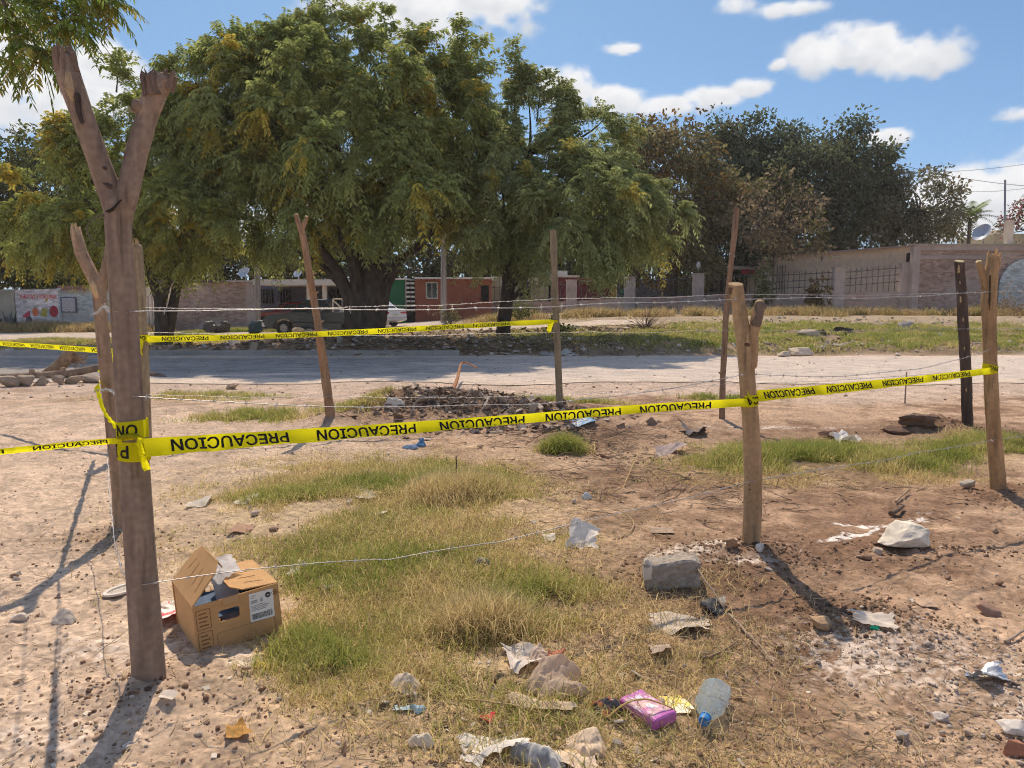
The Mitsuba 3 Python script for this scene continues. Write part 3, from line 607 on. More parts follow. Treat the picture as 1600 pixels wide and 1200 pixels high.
def crown_points(lobes, g, density, inner=.25, per=6, spread=.40, push=.24):
    """Tuft centres: boughs spread over the shell of every lobe, each bough a dome of several tufts, and some filling inside."""
    cs, os_ = [], []
    for c, r in lobes:
        a = 4 * math.pi * ((r[0] * r[1]) ** 1.6 / 3 + (r[0] * r[2]) ** 1.6 / 3 + (r[1] * r[2]) ** 1.6 / 3) ** (1 / 1.6)
        n = int(a * density * (1 - inner) / per) + 2; q = unit(g.normal(size=(n, 3)))
        rad = .80 + g.uniform(0, .22, (n, 1)); b = c + q * r * rad + q * g.uniform(0, push, (n, 1)) + np.array([0, 0, 1.0]) * np.maximum(q[:, 2:], 0) * g.exponential(push * .8, (n, 1))
        o = unit(unit(q / r) * .8 + np.array([0, 0, .55])); d = unit(g.normal(size=(n, per, 3)) + o[:, None] * .9)
        cs.append((b[:, None] + d * spread * g.uniform(.35, 1.1, (n, per, 1)) * (1, 1, .85)).reshape(-1, 3)); os_.append(unit(d + o[:, None] * .5).reshape(-1, 3))
        k = int(a * density * inner) + 2; q = unit(g.normal(size=(k, 3))); cs.append(c + q * r * g.uniform(.35, .85, (k, 1))); os_.append(unit(q / r))
    cs, os_ = np.vstack(cs), np.vstack(os_); deep = np.zeros(len(cs))
    for c, r in lobes: deep = np.maximum(deep, 1 - np.linalg.norm((cs - c) / r, axis=1))
    keep = (deep < .42) | (g.random(len(cs)) < .3)
    return cs[keep], os_[keep]

def trunk_mesh(chains, edge=.09, amp=.02, freq=3): return organic(chains, edge, 6, amp, freq)

def tree(name, label, y0, lobes, chains, kind='neem', cols=((.075, .105, .030), (.10, .12, .03)), yellow=.06, ycol=(.36, .24, .03), density=2.2, size=(.5, .75), L=15, K=8, leaf=.16, limbs=24,
         bark=((.095, .075, .06), (.065, .052, .043)), seed=1, inner=.25, sprigs=(), group=None, catg='tree', twig=.03):
    g = np.random.default_rng(seed); t = thing(name, label, catg, group); W = lobes_to_world(lobes, y0)
    c, o = crown_points(W, g, density, inner)
    for px, py, rx, ry in sprigs:                                  # shoots that stand out of the crown
        s = P(px, py, y0); k = np.linalg.norm(s - (0, 0, H)) / F; n = max(5, int(ry / 7))
        u = np.linspace(-1, 1, n)[:, None]; q = s + np.array([rx * .25 * k, 0, ry * k]) * u + g.normal(size=(n, 3)) * .12
        c = np.vstack([c, q]); o = np.vstack([o, np.tile([[.1, 0, .9]], (n, 1))])
    tone = meshkit.fbm(c * .55, 3, seed)[:, None]; yl = (meshkit.fbm(c * .8 + 30, 3, seed + 1) + g.normal(size=len(c)) * .11)[:, None]
    col = np.asarray(cols[0]) * (1 - tone) + np.asarray(cols[1]) * tone
    thr = np.quantile(yl, 1 - yellow) if yellow else 9
    col = np.where(yl > thr, np.asarray(ycol) * g.uniform(.6, 1.1, (len(c), 1)), col)
    sz = g.uniform(*size, len(c))
    m, cc = neem_leaves(c, o, g, sz, L, K, col) if kind == 'neem' else broad_leaves(c, o, g, sz, L, col, leaf)
    add('crown', m, 'foliage', cc, parent=t)
    if chains:
        tr = trunk_mesh(chains); add('trunk', tr, 'wood', bark_color(tr.vertices, bark[0], bark[1], .1, 9, seed), smooth=True, parent=t)
        ends = [np.asarray(ch[-1][0]) for ch in chains]; ms = []
        for i in g.permutation(len(c))[:limbs]:
            e = min(ends, key=lambda q: np.linalg.norm(q - c[i])); mid = (e + c[i]) / 2 + g.normal(size=3) * .25 + (0, 0, -.2)
            ms.append(tube(spline([e, mid, c[i]], 9), np.linspace(twig * 2.4, twig * .4, 9), 6))
        for px, py, rx, ry in sprigs:
            a = P(px - rx * .3, py + ry * 2.2, y0); ms.append(tube(spline([a, P(px, py - ry * .8, y0)], 5), [.03, .025, .02, .015, .01], 5))
        if ms: add('limbs', cat(ms), 'wood', bark[0], smooth=True, parent=t, kind='stuff')
    return t

def chain(y, *pts, foot=False):
    q = [(P(px, py, y + (p[0] if p else 0)), r) for px, py, r, *p in pts]
    if foot: a = q[0][0].copy(); a[2] = tz(a[0], a[1]) - .3; q = [(a, q[0][1] * 1.15)] + q
    return q

Y1 = 24.0
tree('neem_tree', 'large round neem tree with yellow-flecked crown and many-stemmed trunk behind the leaning reddish post', Y1,
     [(540, 212, 165, 122), (425, 165, 92, 72), (395, 180, 62, 62), (480, 135, 85, 46), (608, 152, 88, 62), (535, 126, 100, 50), (350, 215, 70, 105), (690, 205, 65, 100), (640, 298, 105, 52, .5), (430, 300, 90, 56, 0), (650, 290, 80, 75, -1.5), (530, 240, 120, 95, -2.0), (335, 295, 55, 58), (540, 275, 100, 45, 1.5)],
     [chain(Y1, (577, 528, .30), (580, 480, .27), (586, 445, .23), (598, 400, .18, .4), (640, 330, .11, .8), foot=True), chain(Y1, (552, 522, .26), (548, 470, .23), (528, 425, .17, -.3), (495, 380, .12, -.6), (450, 340, .07, -.8)),
      chain(Y1, (566, 522, .27), (565, 460, .24), (559, 400, .18, .2), (545, 320, .12, .3), (530, 240, .10)), chain(Y1, (576, 505, .25), (577, 440, .19), (573, 370, .14), (580, 300, .10), (590, 220, .08)),
      chain(Y1, (592, 505, .24), (602, 450, .18, .2), (622, 408, .13, .2), (655, 385, .12, .2), (700, 330, .07, .3)), chain(Y1, (556, 505, .22), (540, 452, .16), (514, 424, .11), (492, 408, .08), (465, 395, .06)),
      chain(Y1, (562, 470, .2), (548, 400, .15, -.5), (520, 350, .12, -.8), (470, 290, .07, -.8))],
     sprigs=[(507, 25, 10, 28), (445, 75, 16, 26), (600, 52, 16, 26), (715, 78, 20, 30), (745, 120, 18, 22), (310, 98, 14, 16), (660, 82, 14, 22), (480, 62, 14, 18)],
     density=2.4, yellow=.08, cols=((.25, .32, .11), (.41, .44, .16)), ycol=(.58, .49, .10), seed=11, limbs=40, size=(.5, .8))
tree('neem_tree', 'rounded neem tree with one leaning trunk and shoots on top, right of the large neem', 25.0,
     [(850, 265, 125, 85), (775, 315, 75, 80), (935, 290, 90, 95), (1000, 335, 58, 45), (835, 200, 70, 45), (890, 340, 140, 42), (720, 270, 40, 60), (965, 370, 65, 28), (790, 340, 70, 52, -1.0), (900, 330, 90, 70, -1.8)],
     [chain(25, (786, 522, .24), (790, 480, .22), (795, 440, .21), (785, 400, .16), (770, 350, .1), foot=True), chain(25, (793, 450, .2), (812, 410, .15), (840, 360, .11), (870, 310, .06)), chain(25, (795, 445, .17), (820, 430, .11), (870, 400, .08), (940, 370, .05)),
      chain(25, (792, 450, .17), (800, 390, .12), (810, 320, .08), (825, 240, .05)), chain(25, (799, 468, .09), (812, 455, .07))],
     sprigs=[(807, 118, 14, 32), (795, 165, 12, 26), (845, 150, 22, 18), (880, 185, 20, 16), (710, 120, 14, 22)], density=2.7, yellow=.06, cols=((.25, .31, .13), (.39, .42, .18)), ycol=(.54, .47, .12), seed=23, limbs=30, bark=((.07, .055, .046), (.045, .036, .03)), size=(.45, .72))
tree('neem_tree', 'twin-trunked neem tree with yellowing leaves behind the tallest post', 24.6,
     [(265, 280, 95, 85), (200, 255, 60, 62), (305, 250, 50, 75), (130, 320, 80, 75), (240, 345, 110, 50), (70, 350, 55, 50), (170, 300, 80, 90), (300, 350, 90, 60, -1), (228, 195, 32, 32)],
     [chain(24.6, (253, 526, .22), (251, 490, .19), (250, 470, .17), (238, 440, .12), (220, 390, .08), foot=True), chain(24.6, (251, 478, .15), (265, 430, .12), (285, 370, .08), (290, 300, .05)),
      chain(24.9, (261, 526, .2), (268, 490, .17), (276, 450, .14), (295, 400, .10), (310, 330, .06), foot=True)],
     sprigs=[(185, 118, 10, 12), (160, 195, 12, 18), (90, 235, 14, 14), (215, 160, 12, 18)], density=2.0, yellow=.14, cols=((.27, .33, .10), (.43, .45, .14)), ycol=(.60, .49, .09), seed=37, limbs=24, size=(.45, .7))
BG = 'dark trees behind the far houses'
tree('shade_tree', 'dark green tree at the far left edge above the fruit mural', 44, [(30, 300, 75, 75), (100, 330, 60, 80), (20, 390, 90, 60), (110, 400, 80, 45), (-60, 340, 80, 90)], [chain(44, (40, 505, .3), (40, 430, .25), (40, 350, .15), foot=True)], 'broad', ((.08, .11, .04), (.15, .16, .055)), .08, (.2, .15, .03), 2.4, (.55, .9), 24, leaf=.34, seed=41, group=None)
for k, (x, y, w, h, lab) in enumerate(((250, 400, 110, 45, 'dark tree mass behind the brown brick wall on the left'), (430, 395, 100, 48, 'dark tree behind the carport house'), (610, 385, 90, 50, 'dark tree behind the green house'), (760, 385, 90, 55, 'dark tree behind the orange house'), (870, 388, 90, 46, 'dark tree behind the pink house'), (975, 392, 80, 44, 'dark tree behind the teal house'))):
    tree('shade_tree', lab, 58, [(x, y, w, h), (x - w * .5, y + 20, w * .7, h * .7), (x + w * .5, y + 10, w * .7, h * .8)], [chain(58, (x, 480, .3), (x, 420, .2), foot=True)], 'broad', ((.07, .09, .035), (.12, .13, .05)), .05, (.15, .12, .03), .8, (.8, 1.3), 22, leaf=.5, seed=50 + k)
tree('broadleaf_tree', 'brownish broad-leaved tree rising behind the iron fence, left of the dark trees', 47, [(1045, 255, 62, 50), (1070, 320, 85, 70), (1000, 260, 45, 40), (1040, 390, 90, 55), (1110, 300, 55, 50), (1000, 360, 60, 60)], [chain(47, (1050, 478, .35), (1052, 400, .25), (1055, 320, .15), foot=True)], 'broad', ((.14, .15, .08), (.27, .24, .12)), .12, (.24, .15, .05), 2.4, (.6, .95), 24, leaf=.32, seed=61, sprigs=[(1040, 200, 20, 14), (1082, 200, 18, 8), (1010, 205, 16, 10)], twig=.04)
tree('ficus_tree', 'tall dark evergreen tree with two narrow pointed tops behind the cream house', 52, [(1140, 270, 50, 55), (1125, 225, 22, 30), (1180, 240, 30, 40), (1170, 330, 70, 60), (1215, 265, 40, 55), (1120, 380, 80, 50), (1190, 390, 70, 40)], [chain(52, (1160, 470, .4), (1160, 400, .3), (1160, 300, .2), foot=True)], 'broad', ((.085, .12, .07), (.16, .19, .11)), .05, (.16, .13, .07), 3.0, (.6, .95), 24, leaf=.32, seed=67, sprigs=[(1122, 205, 14, 26), (1146, 212, 10, 20), (1180, 218, 16, 22), (1215, 222, 12, 14)], twig=.04)
tree('ficus_tree', 'dark wind-swept evergreen tree with ragged top leaning right, beside the wooden utility pole', 50, [(1290, 290, 70, 70), (1330, 245, 32, 45), (1270, 245, 28, 36), (1345, 300, 45, 45), (1240, 300, 50, 60), (1300, 350, 100, 45), (1370, 285, 24, 30)], [chain(50, (1312, 420, .4), (1310, 360, .3), (1300, 300, .2), foot=True), chain(50, (1330, 420, .3), (1335, 350, .2), foot=True)], 'broad', ((.09, .12, .07), (.17, .195, .11)), .05, (.18, .14, .08), 3.0, (.6, .95), 24, leaf=.32, seed=71, sprigs=[(1340, 208, 20, 26), (1352, 225, 20, 22), (1310, 222, 12, 18), (1382, 242, 24, 10), (1275, 222, 14, 20), (1290, 225, 12, 14)], twig=.04)
tree('broadleaf_tree', 'small sparse brown tree beside the gate of the cream house', 41.5, [(1205, 335, 45, 35), (1235, 325, 35, 30), (1180, 355, 35, 28), (1240, 365, 30, 25), (1205, 385, 25, 20)], [chain(41.5, (1203, 478, .10), (1206, 430, .09), (1212, 390, .08), (1216, 350, .05), foot=True), chain(41.5, (1208, 420, .06), (1196, 390, .05), (1188, 365, .03))], 'broad', ((.20, .165, .115), (.32, .26, .17)), .15, (.13, .14, .05), 1.3, (.5, .8), 20, leaf=.28, seed=77, inner=.4, twig=.03)
tree('broadleaf_tree', 'wide brownish tree behind the grey garage wall at right', 48, [(1425, 330, 60, 40), (1465, 348, 36, 28), (1390, 345, 45, 36), (1440, 362, 80, 24), (1425, 300, 30, 24)], [chain(48, (1440, 420, .3), (1440, 370, .2), (1435, 330, .1), foot=True)], 'broad', ((.15, .16, .10), (.27, .25, .16)), .1, (.2, .17, .1), 1.7, (.5, .85), 22, leaf=.26, seed=83, inner=.4, sprigs=[(1410, 285, 8, 8), (1462, 300, 8, 6)])
tree('flowering_tree', 'branch tips with pink flowers entering at the right edge', 40, [(1625, 330, 40, 22), (1640, 350, 50, 40), (1600, 322, 18, 10), (1590, 342, 12, 5)], [chain(40, (1660, 460, .12), (1650, 380, .1), (1630, 340, .05), foot=True)], 'broad', ((.12, .10, .06), (.18, .15, .10)), .25, (.34, .12, .14), 2.0, (.25, .45), 14, leaf=.16, seed=87, twig=.02)

# the tree whose branches hang into the top left corner; its trunk stands left of the frame
def overhead():
    g = np.random.default_rng(91); t = thing('neem_tree', 'leafy neem branches hanging into the top left corner', 'tree'); y = 6.4
    br = [[(-420, -120, 0), (-200, -60, 0), (-40, 5, 0), (60, 38, .1), (110, 60, .1)], [(-200, -60, 0), (0, -40, .2), (90, 0, .2), (150, 22, .3), (172, 40, .3)], [(-40, 5, 0), (10, 52, -.2), (22, 85, -.2), (38, 105, -.25), (60, 118, -.3)], [(-60, -40, .1), (30, 10, .3), (60, 50, .4), (80, 80, .4)],
          [(-200, -60, 0), (-90, 60, .1), (-30, 110, 0), (0, 128, 0), (20, 132, 0)], [(0, -40, .2), (60, -30, .4), (120, -10, .5), (165, 5, .5)], [(-40, 5, .1), (20, 25, .5), (40, 60, .6)]]
    tip = []; tw = []
    for b in br:
        s = spline([P(px, py - 34, y + d) for px, py, d in b], 26); tw.append(tube(s, np.linspace(.022, .003, 26), 6))
        for u in np.r_[np.linspace(.42, 1, 9), 1]: tip.append(s[int(u * 25)])
    for px, py in ((95, 40), (115, 30), (70, 20), (130, 60), (40, 30), (150, 45), (110, 75), (60, 65), (85, 55), (20, 20), (135, 10), (160, 30), (100, 88), (125, 85), (20, 120), (50, 112), (5, 140), (45, 130), (75, 5), (110, -5), (10, 5)): tip.append(P(px, py - 34, y + g.uniform(-.3, .6)))
    tip = np.array(tip); add('twigs', cat(tw), 'wood', (.10, .08, .06), smooth=True, parent=t, kind='stuff')
    rc, ms, cs = [], [], []
    for q in tip:
        for _ in range(5 if q[0] > P(30, 60, y)[0] else 2):
            d = unit(g.normal(size=3) * (1, .7, .6) + (.35, 0, .05)); L = g.uniform(.17, .30); u = np.linspace(0, 1, 9)[:, None]
            p = q + d * L * u + np.array([0, 0, -1]) * (L * .55 * u ** 2); rc.append(tube(p, .0022, 4, False))
            tg = unit(np.gradient(p, axis=0)); sd = unit(np.cross(tg, [0, 0, 1.0])); c0 = np.array((.19, .27, .06) if g.random() > .3 else (.34, .32, .08)) * g.uniform(.7, 1.3)
            for k in range(1, 9):
                for s in (-1, 1):
                    ld = unit(sd[k] * s + tg[k] * .5 + np.array([0, 0, -.35]) + g.normal(size=3) * .12); ll = g.uniform(.05, .075); w = unit(np.cross(ld, np.cross(sd[k], tg[k]) + g.normal(size=3) * .3)) * ll * .15
                    cv = np.array([0, 0, -1]) * ll * .25 + tg[k] * ll * .15
                    ms.append(np.array([p[k], p[k] + ld * ll * .35 + w, p[k] + ld * ll * .35 - w, p[k] + ld * ll * .7 + w * .8 + cv * .5, p[k] + ld * ll * .7 - w * .8 + cv * .5, p[k] + ld * ll + cv])); cs.append(c0 * g.uniform(.85, 1.15))
    v = np.concatenate(ms); n = len(ms); f = ((np.arange(n) * 6)[:, None, None] + np.array([[0, 1, 2], [1, 3, 4], [1, 4, 2], [3, 5, 4]])[None]).reshape(-1, 3)
    add('leaves', (v, f), 'foliage', np.repeat(np.array(cs), 6, 0), parent=t, kind='stuff'); add('leaf_stalks', cat(rc), 'wood', (.13, .12, .06), parent=t, kind='stuff')
    a = P(-420, -120, y); b = np.array([a[0] - 1.2, a[1] + .3, tz(a[0], a[1]) - .2])
    tr = trunk_mesh([[(b, .24), (b + (.1, 0, 1.6), .19), (b * (1, 1, 0) + (.4, 0, 3.2), .15), (a, .06)]], .06); add('trunk', tr, 'wood', bark_color(tr.vertices, (.13, .1, .08), (.09, .07, .055)), smooth=True, parent=t)
overhead()

def palm():
    t = thing('palm_tree', 'small palm with bright green spear leaves behind the brownish tree at right', 'palm tree'); g = np.random.default_rng(5); c = P(1516, 341, 47); k = 47 / F
    tr = tube([c * (1, 1, 0) + (0, 0, .3), c], [.14, .10], 10); add('trunk', tr, 'wood', (.2, .16, .12), smooth=True, parent=t)
    for i in range(17):
        a = g.uniform(0, 6.28); e = g.uniform(-.1, 1.2); d = np.array([math.cos(a) * math.cos(e), math.sin(a) * math.cos(e), math.sin(e)]); L = g.uniform(1.6, 2.3); u = np.linspace(0, 1, 16)[:, None]
        p = c + d * L * u + np.array([0, 0, -1]) * (1.2 * (1 - e * .5) * u ** 2); tg = unit(np.gradient(p, axis=0)); sd = unit(np.cross(tg, [0, 0, 1.0]) + 1e-4); vs, fs = [], []
        for j in range(2, 16):
            for s in (-1, 1):
                q = unit(sd[j] * s + tg[j] * .6 + np.array([0, 0, -.4])); l = .55 * (1 - abs(u[j, 0] - .45)); b = len(vs) * 3; vs.append([p[j] - tg[j] * .03, p[j] + tg[j] * .03, p[j] + q * l]); fs.append([b, b + 1, b + 2])
        add('frond', (np.concatenate(vs), np.array(fs)), 'foliage', (.20, .30, .07) if e > .8 else (.09, .12, .05), parent=t)
palm()

# ------------------------------------------------------------------ houses and walls
def zt(px, py, y): return P(px, py, y)[2]

def quad_wall(pl, yl, tl, pr_, yr, tr, thick=.2, bl=None, br=None):
    """A wall standing between two pixels at two distances; tops (and bottoms) as picture heights, thickness away from the viewer."""
    a, b = GX(pl, yl), GX(pr_, yr); v = []
    for dy in (0, thick):
        for q, px, y, top, bot in ((a, pl, yl, tl, bl), (b, pr_, yr, tr, br)):
            v += [[q[0], y + dy, (tz(q[0], y) - .35) if bot is None else zt(px, bot, y)], [q[0], y + dy, zt(px, top, y)]]
    v = np.array(v)          # 0 LB 1 LT 2 RB 3 RT, +4 behind
    f = np.array([[0, 2, 3, 1], [6, 4, 5, 7], [4, 0, 1, 5], [2, 6, 7, 3], [1, 3, 7, 5], [4, 6, 2, 0]])
    return v, f

def panel(px0, py0, px1, py1, y, th=.04, y1=None): return quad_wall(px0, y, py0, px1, y1 or y, py0, th, py1, py1)

YL = 40.0
t = thing('metal_gate', 'olive grey sheet metal gate left of the fruit mural', 'gate')
add('panel', quad_wall(-90, YL, 457, 26, YL, 455, .1), 'gate_green', parent=t); add('top_rail', panel(-90, 452, 27, 456, YL - .05, .15), 'concrete', parent=t)
for x in (-50, -12): add('seam', panel(x, 457, x + 1.2, 512, YL - .03, .03), 'plaster_dark', parent=t)
for x, y in ((1, 501), (20, 500)): add('lock', panel(x - 2, y - 2, x + 2, y + 3, YL - .06, .06), 'dark_hole', parent=t)
t = thing('shop_wall', 'white brick wall painted with red FRUTAS Y VERDURAS lettering and five fruits', 'wall')
add('wall', quad_wall(27, YL, 453, 94, YL, 451, .25), 'brick_white', parent=t); add('skirting', quad_wall(27, YL - .03, 511, 94, YL - .03, 511, .06), 'plaster_dark', parent=t)
def on_wall(m, px, py, y, w, parent, name, bsdf='matte', col=None, h=None):
    m = tm(m).copy(); b = m.bounds; s = w / (b[1][0] - b[0][0]) * y / F; s2 = s if h is None else h / (b[1][1] - b[0][1]) * y / F
    v = np.array(m.vertices); c = (b[0] + b[1]) / 2; o = P(px, py, y)
    q = np.stack([o[0] + (v[:, 0] - c[0]) * s, o[1] - .004 - (v[:, 2] - b[0][2]) * .2, o[2] + (v[:, 1] - c[1]) * s2], -1)
    return add(name, trimesh.Trimesh(q, m.faces[:, ::-1], process=False), bsdf, col, parent=parent)
for wd, px, w in (('FRUTAS', 43.5, 23), ('Y', 58.5, 3.5), ('VERDURAS', 74.5, 27)): on_wall(word(wd)[0], px, 463.5, YL, w, t, 'lettering', col=(.55, .035, .05), h=6.5)
E = lambda rx, ry, a=0: extrude(affinity.rotate(affinity.scale(Point(0, 0).buffer(1, 12), rx, ry), a), .02)
on_wall(E(7, 9), 84, 486.5, YL, 13.5, t, 'painted_apple', col=(.36, .04, .055)); on_wall(E(5, 6.5), 55.5, 487.5, YL, 10, t, 'painted_orange', col=(.62, .17, .08)); on_wall(E(5, 6.5), 45.5, 500.5, YL, 10, t, 'painted_avocado', col=(.09, .085, .11))
on_wall(affinity_poly := extrude(affinity.rotate(sbox(-4.5, -7, 4.5, 7).buffer(1.5), -14), .02), 69, 488.5, YL, 11.5, t, 'painted_pineapple', col=(.44, .38, .09))
half = affinity.rotate(Point(0, 0).buffer(1, 12).intersection(sbox(-1, -1, 1, 0)), 36); on_wall(extrude(half, .02), 41, 491, YL, 12.5, t, 'painted_watermelon', col=(.55, .07, .11))
for k in range(4): on_wall(extrude(affinity.rotate(sbox(-.35, 0, .35, 4.5), 40 - 28 * k), .02), 52.5 + 2 * k, 478.5, YL, 3.5 if k in (0, 3) else 1.6, t, 'painted_leaf', col=(.16, .22, .15), h=4)
t = thing('house_wall', 'pale blue-grey brick house wall with a small white shuttered window', 'wall')
add('wall', quad_wall(98.5, YL, 458, 231, YL, 456, .25), 'brick_blue', parent=t); add('pilaster', quad_wall(94, YL - .05, 450, 98.4, YL - .05, 450, .3), 'brick_blue', parent=t)
add('brick_band', panel(94, 446, 231, 453.8, YL - .02, .25), 'brick_red', parent=t); add('beam', panel(94, 453.8, 231, 458.5, YL - .06, .3), 'concrete', parent=t)
w = add('window', panel(97, 464, 122, 488.5, YL - .07, .06), 'plaster_dark', parent=t); add('shutter', panel(99.5, 466, 119.5, 486.5, YL - .10, .03), 'matte', (.55, .53, .56), parent=w)
for k in range(6): add('louvre', panel(99.5, 468.5 + 3 * k, 119.5, 469.3 + 3 * k, YL - .125, .03), 'matte', (.3, .3, .32), parent=w)
t = thing('cream_gate', 'cream metal gate with bars behind the twin tree trunks', 'gate')
add('panel', quad_wall(231, YL, 448, 270, YL, 448, .06), 'plaster_cream', parent=t)
for x in (233, 239, 245, 251, 257, 263): add('bar', panel(x, 462, x + .9, 512, YL - .05, .05), 'plaster_grey', parent=t)
t = thing('brick_wall', 'long plain reddish brown brick wall left of the carport house', 'wall')
add('wall', quad_wall(270, YL, 442, 396, YL, 440, .25), 'brick_brown', parent=t); add('pilaster', quad_wall(387, YL - .06, 440, 398, YL - .06, 440, .2), 'plaster_grey', parent=t)
add('roof_sheet', panel(243, 437.5, 357, 441, YL - .2, .8), 'matte', (.10, .075, .11), parent=t); add('roof_sheet', panel(357, 438, 398, 440, YL - .2, .8), 'matte', (.5, .46, .43), parent=t)
def dish(px, py, y, r, label, tilt=(-.25, -.8, .55), col=(.55, .58, .62)):
    t = thing('satellite_dish', label, 'satellite dish'); o = P(px, py, y); n = unit(np.array(tilt)); a = unit(np.cross(n, [0, 0, 1.0])); b = np.cross(n, a); rr, th = np.meshgrid(np.linspace(0, r, 6), np.linspace(0, 2 * np.pi, 25))
    v = o + rr[..., None] * (np.cos(th)[..., None] * a + np.sin(th)[..., None] * b) - n * (.3 * r - .35 * rr ** 2 / r)[..., None]
    i, j = np.meshgrid(np.arange(24), np.arange(5), indexing='ij'); f = np.stack([i * 6 + j, (i + 1) * 6 + j, (i + 1) * 6 + j + 1, i * 6 + j + 1], -1).reshape(-1, 4)
    add('bowl', (v.reshape(-1, 3), f), 'satin', col, smooth=True, parent=t); add('feed_arm', tube([o - b * r * .9, o + n * r * .9], .018, 6), 'matte', (.3, .3, .3), parent=t); add('mast', tube([o - n * .2 * r, o - n * .45 * r - (0, 0, r * .4), o - n * .5 * r + (0, 0, -r * 2.2)], .03, 6), 'matte', (.35, .35, .35), parent=t)
dish(381, 425, 42, .33, 'small grey satellite dish above the brown brick wall'); dish(465, 427, 43, .26, 'small satellite dish on the carport roof')
t = thing('carport_house', 'low house with deep dark carport under a pale flat roof, behind the pickup', 'house')
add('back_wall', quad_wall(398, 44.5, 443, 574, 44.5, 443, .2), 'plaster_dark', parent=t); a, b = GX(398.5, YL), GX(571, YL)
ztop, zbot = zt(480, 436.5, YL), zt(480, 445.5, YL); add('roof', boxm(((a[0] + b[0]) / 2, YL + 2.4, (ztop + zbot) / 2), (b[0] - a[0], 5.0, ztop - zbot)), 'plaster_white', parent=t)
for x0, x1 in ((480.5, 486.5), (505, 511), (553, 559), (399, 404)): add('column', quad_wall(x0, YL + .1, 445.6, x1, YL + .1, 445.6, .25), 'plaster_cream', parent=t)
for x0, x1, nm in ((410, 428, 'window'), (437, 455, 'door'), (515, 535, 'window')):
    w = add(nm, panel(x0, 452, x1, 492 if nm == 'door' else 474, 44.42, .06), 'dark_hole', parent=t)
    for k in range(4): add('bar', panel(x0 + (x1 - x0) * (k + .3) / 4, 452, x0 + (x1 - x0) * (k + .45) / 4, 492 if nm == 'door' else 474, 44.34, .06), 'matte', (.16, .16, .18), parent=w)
add('side_wall', quad_wall(560, YL + .3, 446, 575, 44.4, 446, .2), 'plaster_white', parent=t)
t = thing('green_house', 'dark green painted house front behind the white sedan', 'house')
add('wall', quad_wall(572, 46, 437, 634, 46, 437, .25), 'plaster_green', parent=t); add('roof', panel(570, 434.5, 636, 437, 45.7, 4), 'plaster_white', parent=t)
t = thing('lattice_wall', 'white and dark concrete lattice strip between the green and orange houses', 'wall')
add('backing', quad_wall(634.2, 46.1, 438, 649, 46.1, 438, .1), 'dark_hole', parent=t)
for r_ in range(7):
    for c_ in range(2): add('block', panel(634.6 + 7.4 * c_, 441 + 7 * r_, 640.6 + 7.4 * c_, 444.2 + 7 * r_, 45.9, .18), 'plaster_white', parent=t)
add('frame', panel(633.8, 438, 635, 490, 45.85, .2), 'concrete', parent=t)
t = thing('orange_house', 'brick-orange house with a white-framed window, right of the lattice', 'house')
add('wall', quad_wall(649.2, 46, 436, 768, 46, 436, .25), 'plaster_orange', parent=t); add('roof', panel(648, 432.8, 770, 435.8, 45.5, 5), 'plaster_white', parent=t)
w = add('window', panel(666, 440.5, 684.5, 467, 45.93, .06), 'matte', (.5, .5, .47), parent=t); add('pane', panel(668, 442.5, 674.8, 465, 45.9, .02), 'car_glass', parent=w); add('pane', panel(676, 442.5, 682.8, 465, 45.9, .02), 'car_glass', parent=w)
w = add('window', panel(752, 446, 764, 470, 45.93, .06), 'dark_hole', parent=t)
for x in (724, 730, 736, 742, 748): add('bar', panel(x, 442, x + .8, 474, 45.8, .03), 'matte', (.22, .08, .06), parent=t)
t = thing('beige_house', 'beige yellow house behind the iron fence with a small parapet', 'house')
add('wall', quad_wall(768.2, 50, 432, 866, 50, 430, .25), 'plaster_beige', parent=t); add('parapet', panel(834, 423, 886, 430.5, 50.2, .3), 'plaster_white', parent=t); add('window', panel(812, 441, 829, 470, 49.93, .06), 'dark_hole', parent=t); add('door', panel(857, 442, 861, 472, 49.93, .06), 'dark_hole', parent=t)
t = thing('pink_house', 'magenta painted house wall with an orange door, seen through the fence', 'house')
add('wall', quad_wall(866.4, 50, 433, 962, 52, 436, .25), 'plaster_pink', parent=t); add('roof', panel(866, 430, 905, 433, 49.7, 3), 'plaster_white', parent=t); add('door', panel(954, 444, 963, 470, 51.7, .05), 'matte', (.7, .27, .07), parent=t); add('canopy', panel(905, 438, 950, 440, 50, 1), 'plaster_grey', parent=t)
t = thing('teal_house', 'dark teal house in deep shade behind the middle of the fence', 'house')
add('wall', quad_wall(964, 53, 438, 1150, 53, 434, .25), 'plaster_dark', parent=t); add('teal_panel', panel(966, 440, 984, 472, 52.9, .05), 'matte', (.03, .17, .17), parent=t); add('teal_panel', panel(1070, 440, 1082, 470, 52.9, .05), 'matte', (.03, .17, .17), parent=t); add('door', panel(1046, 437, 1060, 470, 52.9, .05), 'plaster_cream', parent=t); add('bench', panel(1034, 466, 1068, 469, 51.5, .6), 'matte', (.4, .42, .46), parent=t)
t = thing('carport', 'dark carport with red fascia left of the cream house', 'carport')
add('back_wall', quad_wall(1100, 53, 424, 1196, 52, 420, .25), 'dark_hole', parent=t); add('fascia', panel(1157, 421, 1192, 428, 50, .1), 'matte', (.42, .05, .06), parent=t); add('roof', panel(1120, 416, 1200, 420.6, 49.8, 3), 'plaster_grey', parent=t); add('sign_board', panel(1107, 428, 1124, 436, 50.5, .05), 'matte', (.5, .48, .48), parent=t)

